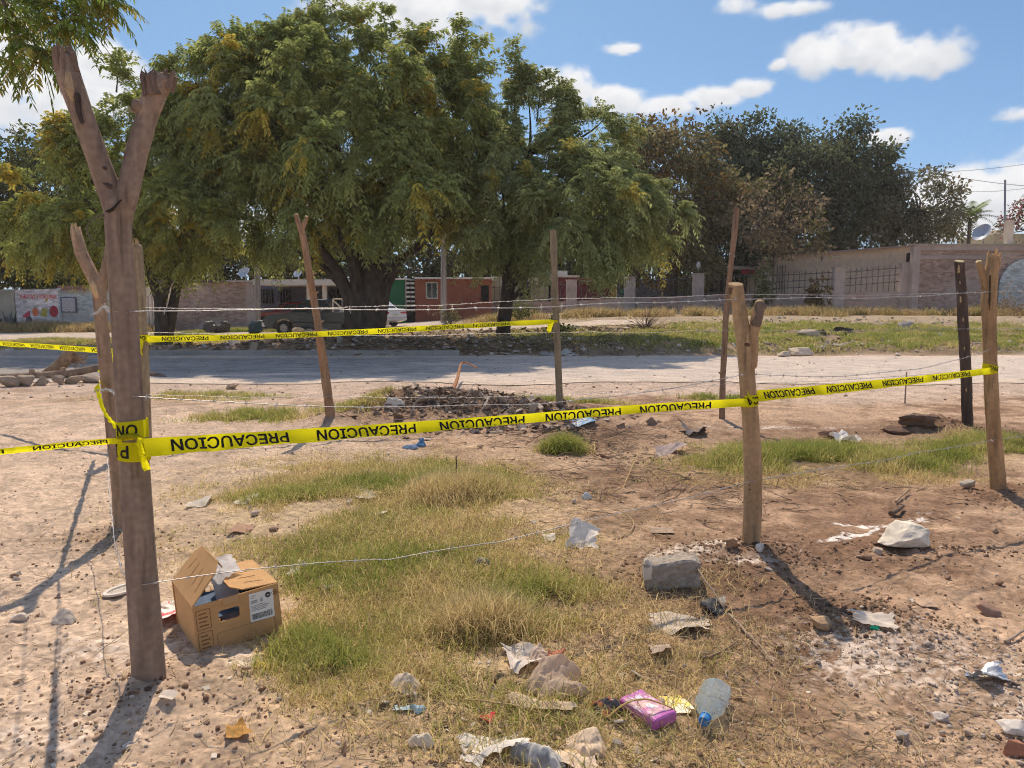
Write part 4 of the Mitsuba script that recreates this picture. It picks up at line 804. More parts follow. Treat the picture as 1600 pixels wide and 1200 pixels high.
# the iron fence on a low brick wall
t = thing('iron_fence', 'long iron bar fence with grey block pillars on a low brick wall', 'fence')
pil = [(712, 445, 50.0, 476), (893, 438, 47.0, 470), (984, 433, 45.0, 465.5), (1091, 428, 42.6, 461.5), (1196, 424, 41.0, 459), (1310, 418.5, 39.6, 457), (1414, 411, 38.7, 455)]
for px, top, y, lw in pil:
    h = 8.2; add('pillar', quad_wall(px - h, y - .14, top, px + h, y - .14, top, .4), 'plaster_grey', parent=t); add('pillar_cap', panel(px - h - 1, top - 1.3, px + h + 1, top, y - .2, .52), 'concrete', parent=t)
for (p0, t0, y0, l0), (p1, t1, y1, l1) in zip(pil[:-1], pil[1:]):
    a, b = p0 + 8.6, p1 - 8.6; add('low_wall', quad_wall(a, y0, l0, b, y1, l1, .18), 'brick_brown', parent=t)
    n = max(8, int((b - a) / (8.0 if p0 < 1190 else 9.5))); q = np.linspace(0, 1, n + 2)[1:-1]; bars = []
    A, B = GX(a, y0), GX(b, y1); zt0, zt1, zl0, zl1 = zt(a, t0 + 2, y0), zt(b, t1 + 2, y1), zt(a, l0, y0), zt(b, l1, y1)
    for u in q:
        x, y = A[0] + (B[0] - A[0]) * u, A[1] + (B[1] - A[1]) * u + .08; z0, z1 = zl0 + (zl1 - zl0) * u, zt0 + (zt1 - zt0) * u
        bars.append(boxm((x, y, (z0 + z1) / 2), (.028, .028, z1 - z0)))
    add('bars', cat(bars), 'matte', (.115, .10, .095), parent=t, kind='stuff')
    for dz in (-.16, -1.0) if p0 < 1190 else (-.16, -.5, -.85): add('rail', tube([(A[0], A[1] + .08, zt0 + dz), (B[0], B[1] + .08, zt1 + dz)], .022, 4), 'matte', (.115, .10, .095), parent=t)
fi = thing('garden_lamp', 'small lamp on top of a fence pillar', 'lamp'); o = P(1091, 426, 42.6)
add('stem', tube([o, o + (0, 0, .28)], .035, 6), 'matte', (.2, .19, .18), parent=fi); q = trimesh.creation.icosphere(2, .13); q.apply_scale([.9, .9, 1.5]); q.apply_translation(o + (0, 0, .42)); add('globe', q, 'satin', (.42, .43, .42), smooth=True, parent=fi)

t = thing('cream_house', 'long low cream plastered house with dark barred window and gate', 'house')
def hy(px): return 50.5 + (px - 1168) / (1420 - 1168) * -9.0
def ht(px): return 405 + (px - 1168) / (1420 - 1168) * -20
add('wall', quad_wall(1168, hy(1168), ht(1168), 1421, hy(1421), ht(1421), .3), 'plaster_cream', parent=t)
add('roof', quad_wall(1160, hy(1160) - .35, ht(1160) - 2.4, 1424, hy(1424) - .35, ht(1424) - 2.6, 5, ht(1160), ht(1424)), 'brick_brown', parent=t)
add('skirting', quad_wall(1232, hy(1232) - .05, 449, 1405, hy(1405) - .05, 446, .1), 'plaster_grey', parent=t)
w = add('gate', quad_wall(1211, hy(1211) - .06, 413, 1231, hy(1231) - .06, 412, .05, 460, 460), 'dark_hole', parent=t)
for k in range(5): add('bar', panel(1212 + 4 * k, 414, 1213 + 4 * k, 458, hy(1220) - .5, .04), 'matte', (.10, .095, .10), parent=w)
w = add('window', quad_wall(1233, hy(1233) - .06, 412, 1247, hy(1247) - .06, 412, .05, 441, 441), 'matte', (.2, .2, .2), parent=t)
for x in (1234.5, 1241): add('pane', quad_wall(x, hy(x) - .09, 414, x + 5, hy(x + 5) - .09, 414, .03, 439, 439), 'car_glass', parent=w)
add('window', quad_wall(1282, hy(1282) - .06, 407.5, 1292, hy(1292) - .06, 407, .05, 420, 420), 'dark_hole', parent=t); add('awning', quad_wall(1280, hy(1280) - .6, 401, 1313, hy(1313) - .6, 399.5, .6, 403, 401.5), 'plaster_white', parent=t)
add('door', quad_wall(1408, hy(1408) - .06, 396, 1418, hy(1418) - .06, 395, .05, 450, 450), 'dark_hole', parent=t)
t = thing('garage_wall', 'tall grey and brown brick garage wall at the right edge', 'wall')
add('wall', quad_wall(1426, 38.3, 391, 1660, 38.3, 391, .3), 'brick_brown', parent=t); add('beam', panel(1426, 399, 1562, 405, 38.24, .3), 'plaster_grey', parent=t); add('parapet', panel(1424, 382.5, 1660, 391.2, 38.2, .5), 'plaster_grey', parent=t)
add('pilaster', quad_wall(1422.5, 38.2, 385, 1433, 38.2, 385, .35), 'plaster_grey', parent=t); add('coping', panel(1421, 380.8, 1660, 382.4, 38.1, .7), 'concrete', parent=t)
arch = Point(0, 0).buffer(1, 24).intersection(sbox(-1, 0, 1, 1)).union(sbox(-1, -1.6, 1, 0)); am = extrude(arch, .05); s_ = 38.2 / F * 42; o = P(1603, 447, 38.2)
am = trimesh.Trimesh(np.stack([o[0] + am.vertices[:, 0] * s_, o[1] - am.vertices[:, 2], o[2] + am.vertices[:, 1] * s_], -1), am.faces[:, ::-1], process=False); add('bricked_arch', am, 'brick_blue', parent=t)
c = thing('roof_column', 'pinkish plaster column with a thin metal mast on the garage roof', 'column'); add('shaft', quad_wall(1565, 38.6, 344, 1575, 38.6, 344, .3, 397, 397), 'plaster_cream', parent=c); add('mast', tube([P(1570, 345, 38.75), P(1570.5, 281, 38.75)], .045, 8), 'matte', (.28, .30, .36), parent=c)
dish(1534, 363, 39.5, .48, 'large grey satellite dish on the garage roof', (-.75, -.35, .45), (.36, .42, .52))
t = thing('far_house', 'pale mauve house behind the cream house roof', 'house'); add('wall', quad_wall(1238, 62, 383, 1281, 62, 383, 4), 'matte', (.42, .34, .37), parent=t); add('chimney', panel(1296, 383, 1298, 394, 61, .2), 'matte', (.5, .48, .46), parent=t)
t = thing('water_tank', 'small orange water tank on the far roof', 'water tank'); add('tank', tube([P(1284.5, 396, 60), P(1284.5, 385, 60)], .26, 16), 'matte', (.48, .13, .06), smooth=30, parent=t)
t = thing('far_house', 'beige block house behind the garage roof', 'house'); add('wall', quad_wall(1546, 60, 366, 1690, 60, 364, 5), 'plaster_beige', parent=t); add('upper_room', quad_wall(1552, 62, 359, 1561, 62, 359, 3), 'plaster_cream', parent=t)

# poles and cables
def cpole(px, y, top, r0, r1, label, col=(.34, .31, .28)):
    t = thing('utility_pole', label, 'utility pole'); g0 = GX(px, y); m = tube([g0 - (0, 0, .3), P(px, top, y)], [r0, r1], 14); m = m.subdivide().subdivide()
    add('shaft', m, 'wood', bark_color(m.vertices, col, np.array(col) * .85, .05, 8), smooth=True, parent=t); return t
cpole(402, 37.5, 330, .16, .12, 'grey concrete utility pole at the left end of the carport'); cpole(693, 40, 330, .17, .12, 'grey concrete utility pole in front of the orange house')
t = cpole(1386, 55, 249, .17, .13, 'brown wooden utility pole with crossarms rising above the trees', (.16, .09, .065))
for py, w in ((254, 13), (279, 9)): add('crossarm', boxm(P(1386 - 1, py, 54.8), (w * 2 * 55 / F, .1, .12), rz=.2), 'wood', (.15, .085, .06), parent=t)
for px, py in ((1378, 250), (1396, 250), (1374, 276), (1382, 284)): add('insulator', tube([P(px, py + 3, 54.8), P(px, py - 2, 54.8)], .06, 8), 'satin', (.2, .12, .1), parent=t)
def cable(label, pts, r=.012, sag=.3):
    t = thing('power_cable', label, 'cable', 'overhead power cables'); q = spline(pts, 40); u = np.linspace(0, 1, 40); q[:, 2] -= 4 * u * (1 - u) * sag; add('line', tube(q, r, 4), 'matte', (.05, .05, .055), parent=t)
cable('upper cable running down right from the wooden utility pole', [P(1388, 252, 55), P(1640, 293, 46)], .014); cable('cable rising right behind the wooden utility pole', [P(1394, 268, 55), P(1640, 250, 50)], .012); cable('cable above the palm against the white cloud', [P(1460, 296, 55), P(1640, 288, 50)], .012)
cable('cable crossing the dark trees, upper one', [P(960, 296, 40), P(1386, 270, 55)], .012); cable('cable crossing the dark trees, lower one', [P(1000, 309, 40), P(1386, 302, 52)], .012)
cable('thin cable slanting down past the overhanging leaves', [P(140, 40, 12), P(205, 128, 18)], .006, .02); cable('thin cable low in the sky at the left edge', [P(-60, 175, 30), P(60, 225, 34)], .01, .02)

# ------------------------------------------------------------------ vehicles
def put(m, o, yaw, s=1.0):
    m = tm(m).copy(); m.apply_scale(s); m.apply_transform(trimesh.transformations.rotation_matrix(yaw, [0, 0, 1])); m.apply_translation(o); return m

def side_slab(poly, w, inset=.05):
    """Side outline (x along the car, z) as a body of the width w with rounded shoulders."""
    ms = [(poly, w - .16), (poly.buffer(-inset * .4, join_style=2), w - .06), (poly.buffer(-inset), w)]; out = []
    for p, ww in ms:
        for g in getattr(p, 'geoms', [p]):
            m = extrude(g, ww); v = np.array(m.vertices); out.append(trimesh.Trimesh(np.stack([v[:, 0], v[:, 2] - ww / 2, v[:, 1]], -1), m.faces[:, ::-1], process=False))
    return cat(out)

def wheel(t, o, yaw, x, side, w, r=.33, z=None):
    y = side * (w / 2 - .11); prof = np.array([[r * .55, -.1], [r * .93, -.1], [r, -.06], [r, .06], [r * .93, .1], [r * .55, .1]])
    ty = trimesh.creation.revolve(prof, sections=28); ty.apply_transform(trimesh.transformations.rotation_matrix(math.pi / 2, [1, 0, 0])); ty.apply_translation((x, y, r))
    k = add('wheel', put(ty, o, yaw), 'matte', (.025, .025, .026), smooth=30, parent=t)
    ri = trimesh.creation.cylinder(r * .56, .12, sections=24); ri.apply_transform(trimesh.transformations.rotation_matrix(math.pi / 2, [1, 0, 0])); ri.apply_translation((x, y, r)); sp = [ri]
    for a in range(6):
        b = boxm((0, 0, r * .33), (.05, .14, r * .4)); b.apply_transform(trimesh.transformations.rotation_matrix(a * math.pi / 3, [0, 1, 0])); b.apply_translation((x, y, r)); sp.append(b)
    add('rim', put(ri, o, yaw), 'brushed', (.2, .2, .2), parent=k)
    for b in sp[1:]: add('spoke', put(b, o, yaw), 'brushed', (.32, .31, .30), parent=k)

def cabin(base, roof, zb, zt_, wb, wt):
    (x0, x1), (x2, x3) = base, roof
    v = [[x0, -wb / 2, zb], [x1, -wb / 2, zb], [x1, wb / 2, zb], [x0, wb / 2, zb], [x2, -wt / 2, zt_], [x3, -wt / 2, zt_], [x3, wt / 2, zt_], [x2, wt / 2, zt_]]
    return np.array(v, float)

def cab_panes(V, u0, u1, z0, z1, th=.012):
    """A pane on each long side of a cabin, as fractions of its length and height."""
    out = []
    for s in ((0, 1, 5, 4), (3, 2, 6, 7)):
        a, b, c, d = V[list(s)]; q = []
        for u, z in ((u0[0], z0), (u1[0], z0), (u1[1], z1), (u0[1], z1)): lo = a + (b - a) * u; hi = d + (c - d) * u; q.append(lo + (hi - lo) * z)
        n = np.array([0, -1.0, .25]) if s[0] == 0 else np.array([0, 1.0, .25]); q = np.array(q)
        out.append(trimesh.convex.convex_hull(np.vstack([q + n * th, q - n * .05])))
    return out
def end_pane(V, front=True, z0=.1, z1=.92, th=.012):
    a, b, c, d = V[[0, 3, 7, 4]] if front else V[[1, 2, 6, 5]]; q = []
    for u, z in ((.07, z0), (.93, z0), (.93, z1), (.07, z1)): lo = a + (b - a) * u; hi = d + (c - d) * u; q.append(lo + (hi - lo) * z)
    n = np.array([-.8 if front else .8, 0, .6]); q = np.array(q); return trimesh.convex.convex_hull(np.vstack([q + n * th, q - n * .05]))

def pickup():
    t = thing('pickup_truck', 'dark green pickup facing left, parked behind the large neem trunk', 'pickup truck'); w = 1.7; o = GX(412, 33.4) + (0, .9, 0); yaw = math.radians(-3); g = (.010, .024, .034)
    arch = lambda x: Point(x, .33).buffer(.43, 20)
    body = Polygon([(.08, .42), (.02, .60), (.05, .80), (.30, .90), (1.30, 1.0), (5.10, 1.0), (5.14, .46), (4.6, .38), (.5, .34)]).buffer(.04).difference(arch(.92)).difference(arch(3.95))
    add('body', put(side_slab(body, w), o, yaw), 'gloss', g, smooth=25, parent=t)
    V = cabin((1.25, 3.0), (1.95, 2.82), 1.0, 1.58, w - .06, w - .38); cb = trimesh.convex.convex_hull(np.vstack([V, V[4:] * (1, .88, 1) + (0, 0, .035)])); add('cab', put(cb, o, yaw), 'gloss', g, smooth=25, parent=t)
    for u0, u1 in (((.22, .02), (.62, .52)), ((.66, .58), (.92, .94))):
        for m in cab_panes(V, u0, u1, .12, .88): add('window', put(m, o, yaw), 'car_glass', parent=t)
    add('windscreen', put(end_pane(V), o, yaw), 'car_glass', parent=t); add('rear_window', put(end_pane(V, False), o, yaw), 'car_glass', parent=t)
    for x in (.92, 3.95):
        for s in (-1, 1): wheel(t, o, yaw, x, s, w, .34)
    add('bumper', put(bevel_box((.03, 0, .50), (.16, w, .2), .03), o, yaw), 'brushed', (.5, .5, .5), parent=t); add('rear_bumper', put(bevel_box((5.2, 0, .52), (.12, w, .16), .03), o, yaw), 'brushed', (.3, .3, .3), parent=t)
    for s in (-1, 1):
        add('headlight', put(bevel_box((.10, s * .62, .76), (.12, .36, .16), .02), o, yaw), 'gloss', (.6, .6, .6), parent=t); add('tail_light', put(bevel_box((5.15, s * .76, .8), (.05, .14, .3), .02), o, yaw), 'gloss', (.3, .02, .02), parent=t)
        add('mirror', put(bevel_box((1.72, s * .94, 1.12), (.1, .16, .14), .03), o, yaw), 'matte', (.02, .03, .03), parent=t); add('door_handle', put(bevel_box((2.7, s * .86, .88), (.14, .03, .04), .01), o, yaw), 'matte', (.02, .02, .02), parent=t)
        for x in (1.62, 2.86): add('door_seam', put(boxm((x, s * .851, .70), (.012, .006, .5)), o, yaw), 'dark_hole', parent=t)
        add('side_moulding', put(boxm((2.45, s * .853, .60), (2.2, .012, .05)), o, yaw), 'matte', (.03, .035, .035), parent=t)
    for s in (-1, 1):
        fr = [tube([put(np.array([p]).repeat(3, 0).reshape(-1, 3).tolist() and trimesh.Trimesh([p, q, q], [[0, 1, 2]], process=False), o, yaw).vertices[i] for i in (0, 1)], .03, 6) for p, q in (((3.12, s * .74, 1.0), (3.12, s * .74, 1.62)), ((3.12, s * .74, 1.58), (3.72, s * .74, 1.0)), ((3.72, s * .74, 1.0), (3.68, s * .74, 1.62)), ((3.6, s * .74, 1.6), (4.35, s * .74, 1.0)), ((3.1, s * .74, 1.62), (3.72, s * .74, 1.62)))]
        for m in fr: add('rack_bar', m, 'matte', (.62, .56, .47), parent=t)
    add('rack_crossbar', put(boxm((3.12, 0, 1.62), (.06, 1.55, .06)), o, yaw), 'matte', (.2, .1, .08), parent=t); add('rack_crossbar', put(boxm((3.70, 0, 1.62), (.06, 1.55, .06)), o, yaw), 'matte', (.2, .1, .08), parent=t)
    b = thing('cargo_box', 'cream box standing in the pickup bed', 'box'); add('body', put(bevel_box((4.05, .1, 1.2), (.75, 1.2, .56), .03), o, yaw), 'matte', (.60, .53, .43), parent=b); add('lid', put(bevel_box((4.05, .1, 1.5), (.8, 1.25, .06), .02), o, yaw), 'matte', (.56, .5, .4), parent=b)
pickup()

def sedan(label, o, yaw, col, flip=False):
    t = thing('sedan', label, 'car'); w = 1.65; arch = lambda x: Point(x, .3).buffer(.38, 20)
    body = Polygon([(.08, .35), (.03, .55), (.12, .70), (.5, .78), (1.25, .86), (3.6, .90), (4.25, .86), (4.32, .6), (4.28, .36), (3.9, .26), (.4, .26)]).buffer(.04).difference(arch(.8)).difference(arch(3.45))
    add('body', put(side_slab(body, w), o, yaw), 'gloss', col, smooth=25, parent=t)
    V = cabin((1.15, 3.75), (1.85, 3.15), .88, 1.36, w - .08, w - .42); cb = trimesh.convex.convex_hull(np.vstack([V, V[4:] * (1, .85, 1) + (0, 0, .04)])); add('cabin', put(cb, o, yaw), 'gloss', col, smooth=25, parent=t)
    for u0, u1 in (((.20, .03), (.48, .46)), ((.52, .50), (.82, .95))):
        for m in cab_panes(V, u0, u1, .1, .88): add('window', put(m, o, yaw), 'car_glass', parent=t)
    add('windscreen', put(end_pane(V), o, yaw), 'car_glass', parent=t); add('rear_window', put(end_pane(V, False), o, yaw), 'car_glass', parent=t)
    for x in (.8, 3.45):
        for s in (-1, 1): wheel(t, o, yaw, x, s, w, .3)
    for s in (-1, 1):
        add('tail_light', put(bevel_box((4.30, s * .6, .70), (.08, .42, .13), .02), o, yaw), 'gloss', (.42, .03, .03), parent=t); add('headlight', put(bevel_box((.08, s * .6, .62), (.1, .36, .13), .02), o, yaw), 'gloss', (.6, .6, .6), parent=t); add('mirror', put(bevel_box((1.5, s * .9, .95), (.1, .14, .11), .03), o, yaw), 'matte', col, parent=t)
    for x in (0.02, 4.34): add('bumper', put(bevel_box((x, 0, .42), (.12, w - .08, .18), .04), o, yaw), 'satin', np.array(col) * .8, parent=t)
    add('plate', put(boxm((4.37, 0, .62), (.02, .36, .13)), o, yaw), 'matte', (.5, .5, .45), parent=t)
def car_at(px_tail, y, yaw): q = GX(px_tail, y); c, s = math.cos(yaw), math.sin(yaw); return np.array([q[0] - 4.3 * c, q[1] - 4.3 * s, q[2] + .02])
sedan('white sedan seen from behind, right of the large neem trunk', car_at(617, 38.5, math.radians(-38)), math.radians(-38), (.60, .62, .64))
o = GX(762, 47.6); sedan('silver car behind the low brick wall, by a grey pillar', o + (0, .9, .02), math.pi, (.50, .52, .55))
sedan('dark red car in the carport shade left of the pickup', GX(392, 41.6) + (0, .6, .05), math.radians(4), (.20, .012, .02))

# ------------------------------------------------------------------ grass, weeds, straw, gravel
def blades(x, y, g, h, w, col, lean=.6, bend=.5):
    n = len(x); z = terrain(x, y); a = g.uniform(0, 6.283, n); d = np.stack([np.cos(a), np.sin(a), a * 0], -1); ya = g.uniform(0, 6.283, n); s = np.stack([np.cos(ya), np.sin(ya), a * 0], -1)
    b = np.stack([x, y, z - .004], -1); L = (h * g.uniform(.45, 1.25, n))[:, None]; le = np.minimum(.98, g.random(n) ** .8 * lean * 1.25)[:, None]; W = (w * g.uniform(.6, 1.3, n))[:, None]
    m = b + L * .55 * (d * le + np.array([0, 0, 1.0]) * np.sqrt(np.maximum(.05, 1 - le ** 2))); be = np.clip(le + bend * g.random((n, 1)), 0, 1.3)
    t = m + L * .5 * (d * np.sin(be * 1.3) + np.array([0, 0, 1.0]) * np.cos(be * 1.35))
    v = np.stack([b - s * W, b + s * W, m + s * W * .8, m - s * W * .8, t], 1).reshape(-1, 3); k = (np.arange(n) * 5)[:, None]
    f = np.concatenate([k + [[0, 1, 2]], k + [[0, 2, 3]], k + [[3, 2, 4]]], 1).reshape(-1, 3)
    return (v, f), np.repeat(col, 5, 0)

def patch_points(g, n, ells, clump=5.0, thr=.42):
    xs, ys, rel = [], [], []
    tot = sum(rx * ry * d for _, _, rx, ry, d in ells)
    for cx, cy, rx, ry, d in ells:
        k = int(n * rx * ry * d / tot * 2.0); q = g.normal(size=(k, 2)) * .52
        x, y = cx + q[:, 0] * rx, cy + q[:, 1] * ry; p = np.stack([x, y, x * 0], -1)
        v = meshkit.fbm(p * clump, 3, 6) * .5 + meshkit.fbm(p * 1.3, 3, 16) * .5 - thr - .08 * np.hypot(q[:, 0], q[:, 1])
        keep = g.random(k) < ss(-.12, .14, v)
        xs.append(x[keep]); ys.append(y[keep]); rel.append(np.hypot(q[keep, 0], q[keep, 1]))
    return np.concatenate(xs), np.concatenate(ys), np.concatenate(rel)

GREEN, LIME, STRAW, DRY = np.array((.20, .29, .065)), np.array((.46, .46, .13)), np.array((.76, .62, .34)), np.array((.46, .34, .19))
def grass_cols(g, x, y, rel, dry=.45, seed=0):
    p = np.stack([x, y, x * 0], -1); t = meshkit.fbm(p * 2.2, 3, 40 + seed); q = g.random(len(x)) * .45 + t * .75 + rel * .10 - .45 + dry * .6
    q = np.clip(q, 0, 1)[:, None]; c = np.where(q < .4, GREEN + (LIME - GREEN) * q / .4, LIME + (STRAW - LIME) * np.clip((q - .4) / .3, 0, 1))
    c = np.where((g.random((len(x), 1)) < .12 * dry * 2), DRY, c); return c * g.uniform(.75, 1.2, (len(x), 1))

def grass(name, label, g, n, ells, h, w, dry, thr=.42, clump=5.0, lean=.7, bend=.6, flip=True):
    x, y, rel = patch_points(g, n, ells, clump, thr); m, c = blades(x, y, g, h * np.clip(1.15 - .3 * rel, .45, 1.2), w, grass_cols(g, x, y, rel, dry) * (np.array((.78, .74, .74)) if name == 'weeds' else 1), lean, bend)
    add(name, m, 'foliage', c); tag([k for k in scene if k.startswith(name)][-1], label, 'grass', None, 'stuff')
g = np.random.default_rng(101)
grass('grass', 'yellowing grass patch in the middle of the fenced plot', g, 100000, [(-1.3, 6.5, 1.35, 1.3, 1), (-.8, 5.0, 1.15, 1.2, 1.1), (-.35, 3.9, .8, .8, 1.2), (-.8, 3.35, .5, .4, 1.1), (.1, 3.9, .5, .5, 1.2), (-.4, 6.2, .7, .8, .8), (.1, 2.75, .9, .5, .28), (-.6, 3.0, .5, .3, .8)], .075, .0021, .56, .43, 5.0, 1.0, .9)
grass('grass', 'greener grass tufts of the plot patch', g, 22000, [(-1.1, 6.3, .7, .35, 1), (-1.8, 6.0, .5, .3, 1), (-.9, 4.4, .5, .4, 1), (.12, 3.95, .38, .3, 1.6), (-.15, 3.6, .3, .25, 1), (-.9, 3.3, .25, .2, 1.4), (-.6, 6.6, .5, .4, .8), (-.75, 3.15, .4, .15, 1)], .11, .0023, .18, .45, 5, .8, .7)
grass('grass', 'dry brown grass clump right of the plot patch', g, 9000, [(-.45, 6.05, .35, .3, 1), (-.15, 3.55, .25, .16, .7)], .20, .002, .9, .36, 4, .6)
grass('straw_grass', 'long dead straw blades lying through the plot patch', g, 9000, [(-1.3, 6.5, 1.3, 1.2, 1), (-.8, 5.0, 1.2, 1.2, 1.1), (-.35, 3.9, .9, .8, 1.2), (.1, 2.8, 1.0, .6, .8), (.6, 3.6, .8, .5, .8)], .13, .0022, 1.3, .36, 5.0, 1.15, 1.0)
grass('grass', 'bright green grass patch behind the thick stump', g, 30000, [(2.9, 7.55, 1.1, .55, 1), (3.6, 7.3, .7, .4, .7), (2.3, 7.5, .5, .5, .6)], .15, .0026, .18, .42)
grass('grass', 'green grass patch by the golden splintered post', g, 17000, [(5.3, 8.05, .9, .5, 1), (4.4, 7.6, .5, .3, .4)], .14, .0028, .22, .42)
grass('grass', 'small dark green tuft on the bare soil', g, 3000, [(.55, 7.9, .2, .14, 1)], .2, .003, .2, .3)
grass('grass', 'straw-coloured dead grass round the dug posts', g, 16000, [(2.9, 6.7, 1.6, .4, 1), (.7, 3.3, .7, .5, .45), (1.0, 4.0, .8, .3, .4), (.9, 2.5, .5, .3, .25)], .06, .0018, 1.1, .46, 5, 1.0, .9)
grass('grass', 'low grass on the far side of the plot near the mound', g, 26000, [(-1.9, 10.5, .5, .4, 1), (.5, 11.4, 1.1, .45, 1.3), (3.2, 12.2, .8, .25, .9), (-3.3, 10.4, 1.2, .5, .7), (-5.2, 12.4, 1.4, .5, .4), (-.1, 11.5, .6, .3, 1)], .12, .004, .3, .45)
grass('grass', 'green grass covering the raised strip beyond the road on the right', g, 120000, [(7, 25.0, 7, 1.6, 1.1), (15, 24.8, 7, 1.9, 1), (22, 25, 7, 2, .8), (3, 24.6, 2.6, 1.4, 1.0), (11, 27.3, 9, .9, .9), (9, 22.9, 9, .7, .4), (13, 29.6, 9, 1.3, .35)], .17, .011, .26, .43, 1.4)
grass('grass', 'grass covering the raised strip beyond the road on the left', g, 50000, [(-17, 24.5, 4.5, 2, 1), (-12.5, 25.5, 3, 1.6, 1), (-20, 23, 4, .8, .6), (-14, 28.5, 5, 1, .6)], .16, .011, .34, .42, 1.4)
grass('weeds', 'tall pale dry weeds along the foot of the iron fence', g, 60000, [(4, 36.5, 3.5, 2.6, 1), (9, 35.5, 4, 2.2, 1), (14, 35.6, 4, 1.4, .9), (18, 35.4, 4, 1.2, .8), (0.5, 38.5, 2.5, 2.2, .8), (22, 35.2, 4, 1.2, .9)], .46, .010, .8, .50, .55, .6, .6)
grass('weeds', 'dry weeds along the foot of the mural wall', g, 16000, [(-24, 38.6, 4, .8, 1), (-20.5, 38.4, 2.5, .9, 1), (-26, 37.5, 3, .8, .6)], .5, .012, .8, .40, 1.2, .5, .5)
grass('grass', 'low green plants in front of the brown brick wall', g, 9000, [(-13.5, 37.8, 2.0, .5, 1), (-14.5, 33.8, 1.5, .4, .5)], .22, .014, .15, .42, 1.2)

def gravel(name, label, g, n, pts, size, cols, flat=.62, seed=0):
    """Loose bits: pts (n, 2) on the ground."""
    base = []
    for i in range(6):
        b = trimesh.creation.icosphere(1 if seed else 0, 1.0); v = np.array(b.vertices); v *= (1 + .5 * (meshkit.noise(v * 1.3 + i * 9, i)[:, None] - .5)) * (1, .8, flat); base.append((v, np.array(b.faces)))
    vs, fs, cs, at = [], [], [], 0; x, y = pts[:, 0], pts[:, 1]; z = terrain(x, y); s = size * np.minimum(2.6, np.exp(g.normal(size=len(x)) * .55)); a = g.uniform(0, 6.283, len(x)); ci = g.integers(0, len(cols), len(x)); ki = g.integers(0, 6, len(x))
    for k, (v, f) in enumerate(base):
        i = np.nonzero(ki == k)[0]; c_, s_ = np.cos(a[i])[:, None], np.sin(a[i])[:, None]
        q = np.stack([c_ * v[None, :, 0] - s_ * v[None, :, 1], s_ * v[None, :, 0] + c_ * v[None, :, 1], np.repeat(v[None, :, 2], len(i), 0)], -1) * s[i][:, None, None] + np.stack([x[i], y[i], z[i] + s[i] * .25], -1)[:, None]
        vs.append(q.reshape(-1, 3)); fs.append((np.arange(len(i)) * len(v))[:, None, None] + f[None] + at); at += len(i) * len(v)
        cs.append(np.repeat(np.asarray(cols)[ci[i]] * g.uniform(.7, 1.25, (len(i), 1)), len(v), 0))
    add(name, (np.vstack(vs), np.vstack([q.reshape(-1, 3) for q in fs])), 'matte', np.vstack(cs), smooth=bool(seed)); tag([k for k in scene if k.startswith(name)][-1], label, 'gravel', None, 'stuff')

def fan(g, n, y0, y1, p=1.6):
    """Points over the ground in front, more of them near."""
    y = y0 * (y1 / y0) ** (g.random(n) ** p); return np.stack([g.uniform(-1, 1, n) * (y * .74 + .3), y], -1)
SOILC = [(.25, .16, .11), (.34, .24, .165), (.40, .30, .22), (.20, .12, .08), (.44, .37, .31)]
g = np.random.default_rng(202)
gravel('gravel', 'small stones and clods strewn over the bare dirt', g, 0, fan(g, 17000, 1.7, 14), .0043, SOILC)
blob = lambda n, cx, cy, rx, ry: np.stack([cx + g.normal(size=n) * rx * .6, cy + g.normal(size=n) * ry * .6], -1)
gravel('gravel', 'dark crumbly clods heaped round the dug post holes', g, 0, np.vstack([blob(700, 1.5, 4.55, .5, .3), blob(500, 1.75, 3.6, .4, .25), blob(500, 5.3, 9.2, .8, .4), blob(400, 4.2, 6.0, .5, .3), blob(130, -1.5, 2.9, .3, .2), blob(160, -2.6, 5.0, .5, .25), blob(300, 2.7, 4.7, .5, .15), blob(400, .9, 4.15, .7, .25), blob(500, .9, 8.8, .5, .8), blob(300, 1.1, 7.6, .6, .3)]), .0062, [(.16, .095, .062), (.20, .125, .08), (.26, .17, .115), (.13, .08, .055)])
gravel('gravel', 'pale round pebbles at the lower right', g, 0, np.vstack([blob(900, 2.0, 2.75, .45, .4), blob(600, 1.9, 3.3, .45, .25), blob(350, 2.1, 2.35, .4, .25), blob(120, -1.9, 2.6, .5, .3)]), .0046, [(.44, .37, .31), (.38, .30, .25), (.34, .27, .22), (.50, .42, .35)], seed=1)
gravel('rubble', 'broken rubble bits along the bank beyond the road', g, 0, np.vstack([blob(700, -1, 23.2, 4.5, 1.1), blob(500, 2, 26.8, 4, 1.2), blob(300, 8, 23, 6, .8), blob(300, 15, 24, 6, 1.5), blob(220, -8, 23, 3, .7), blob(300, 12, 31, 8, 1.5)]), .04, [(.36, .27, .2), (.48, .4, .33), (.26, .18, .13), (.55, .49, .43)])
x = g.uniform(-14, 14, 1500); gravel('gravel', 'loose stones scattered on the dusty road', g, 0, np.stack([x, g.uniform(12, 21.6, 1500)], -1), .014, SOILC)

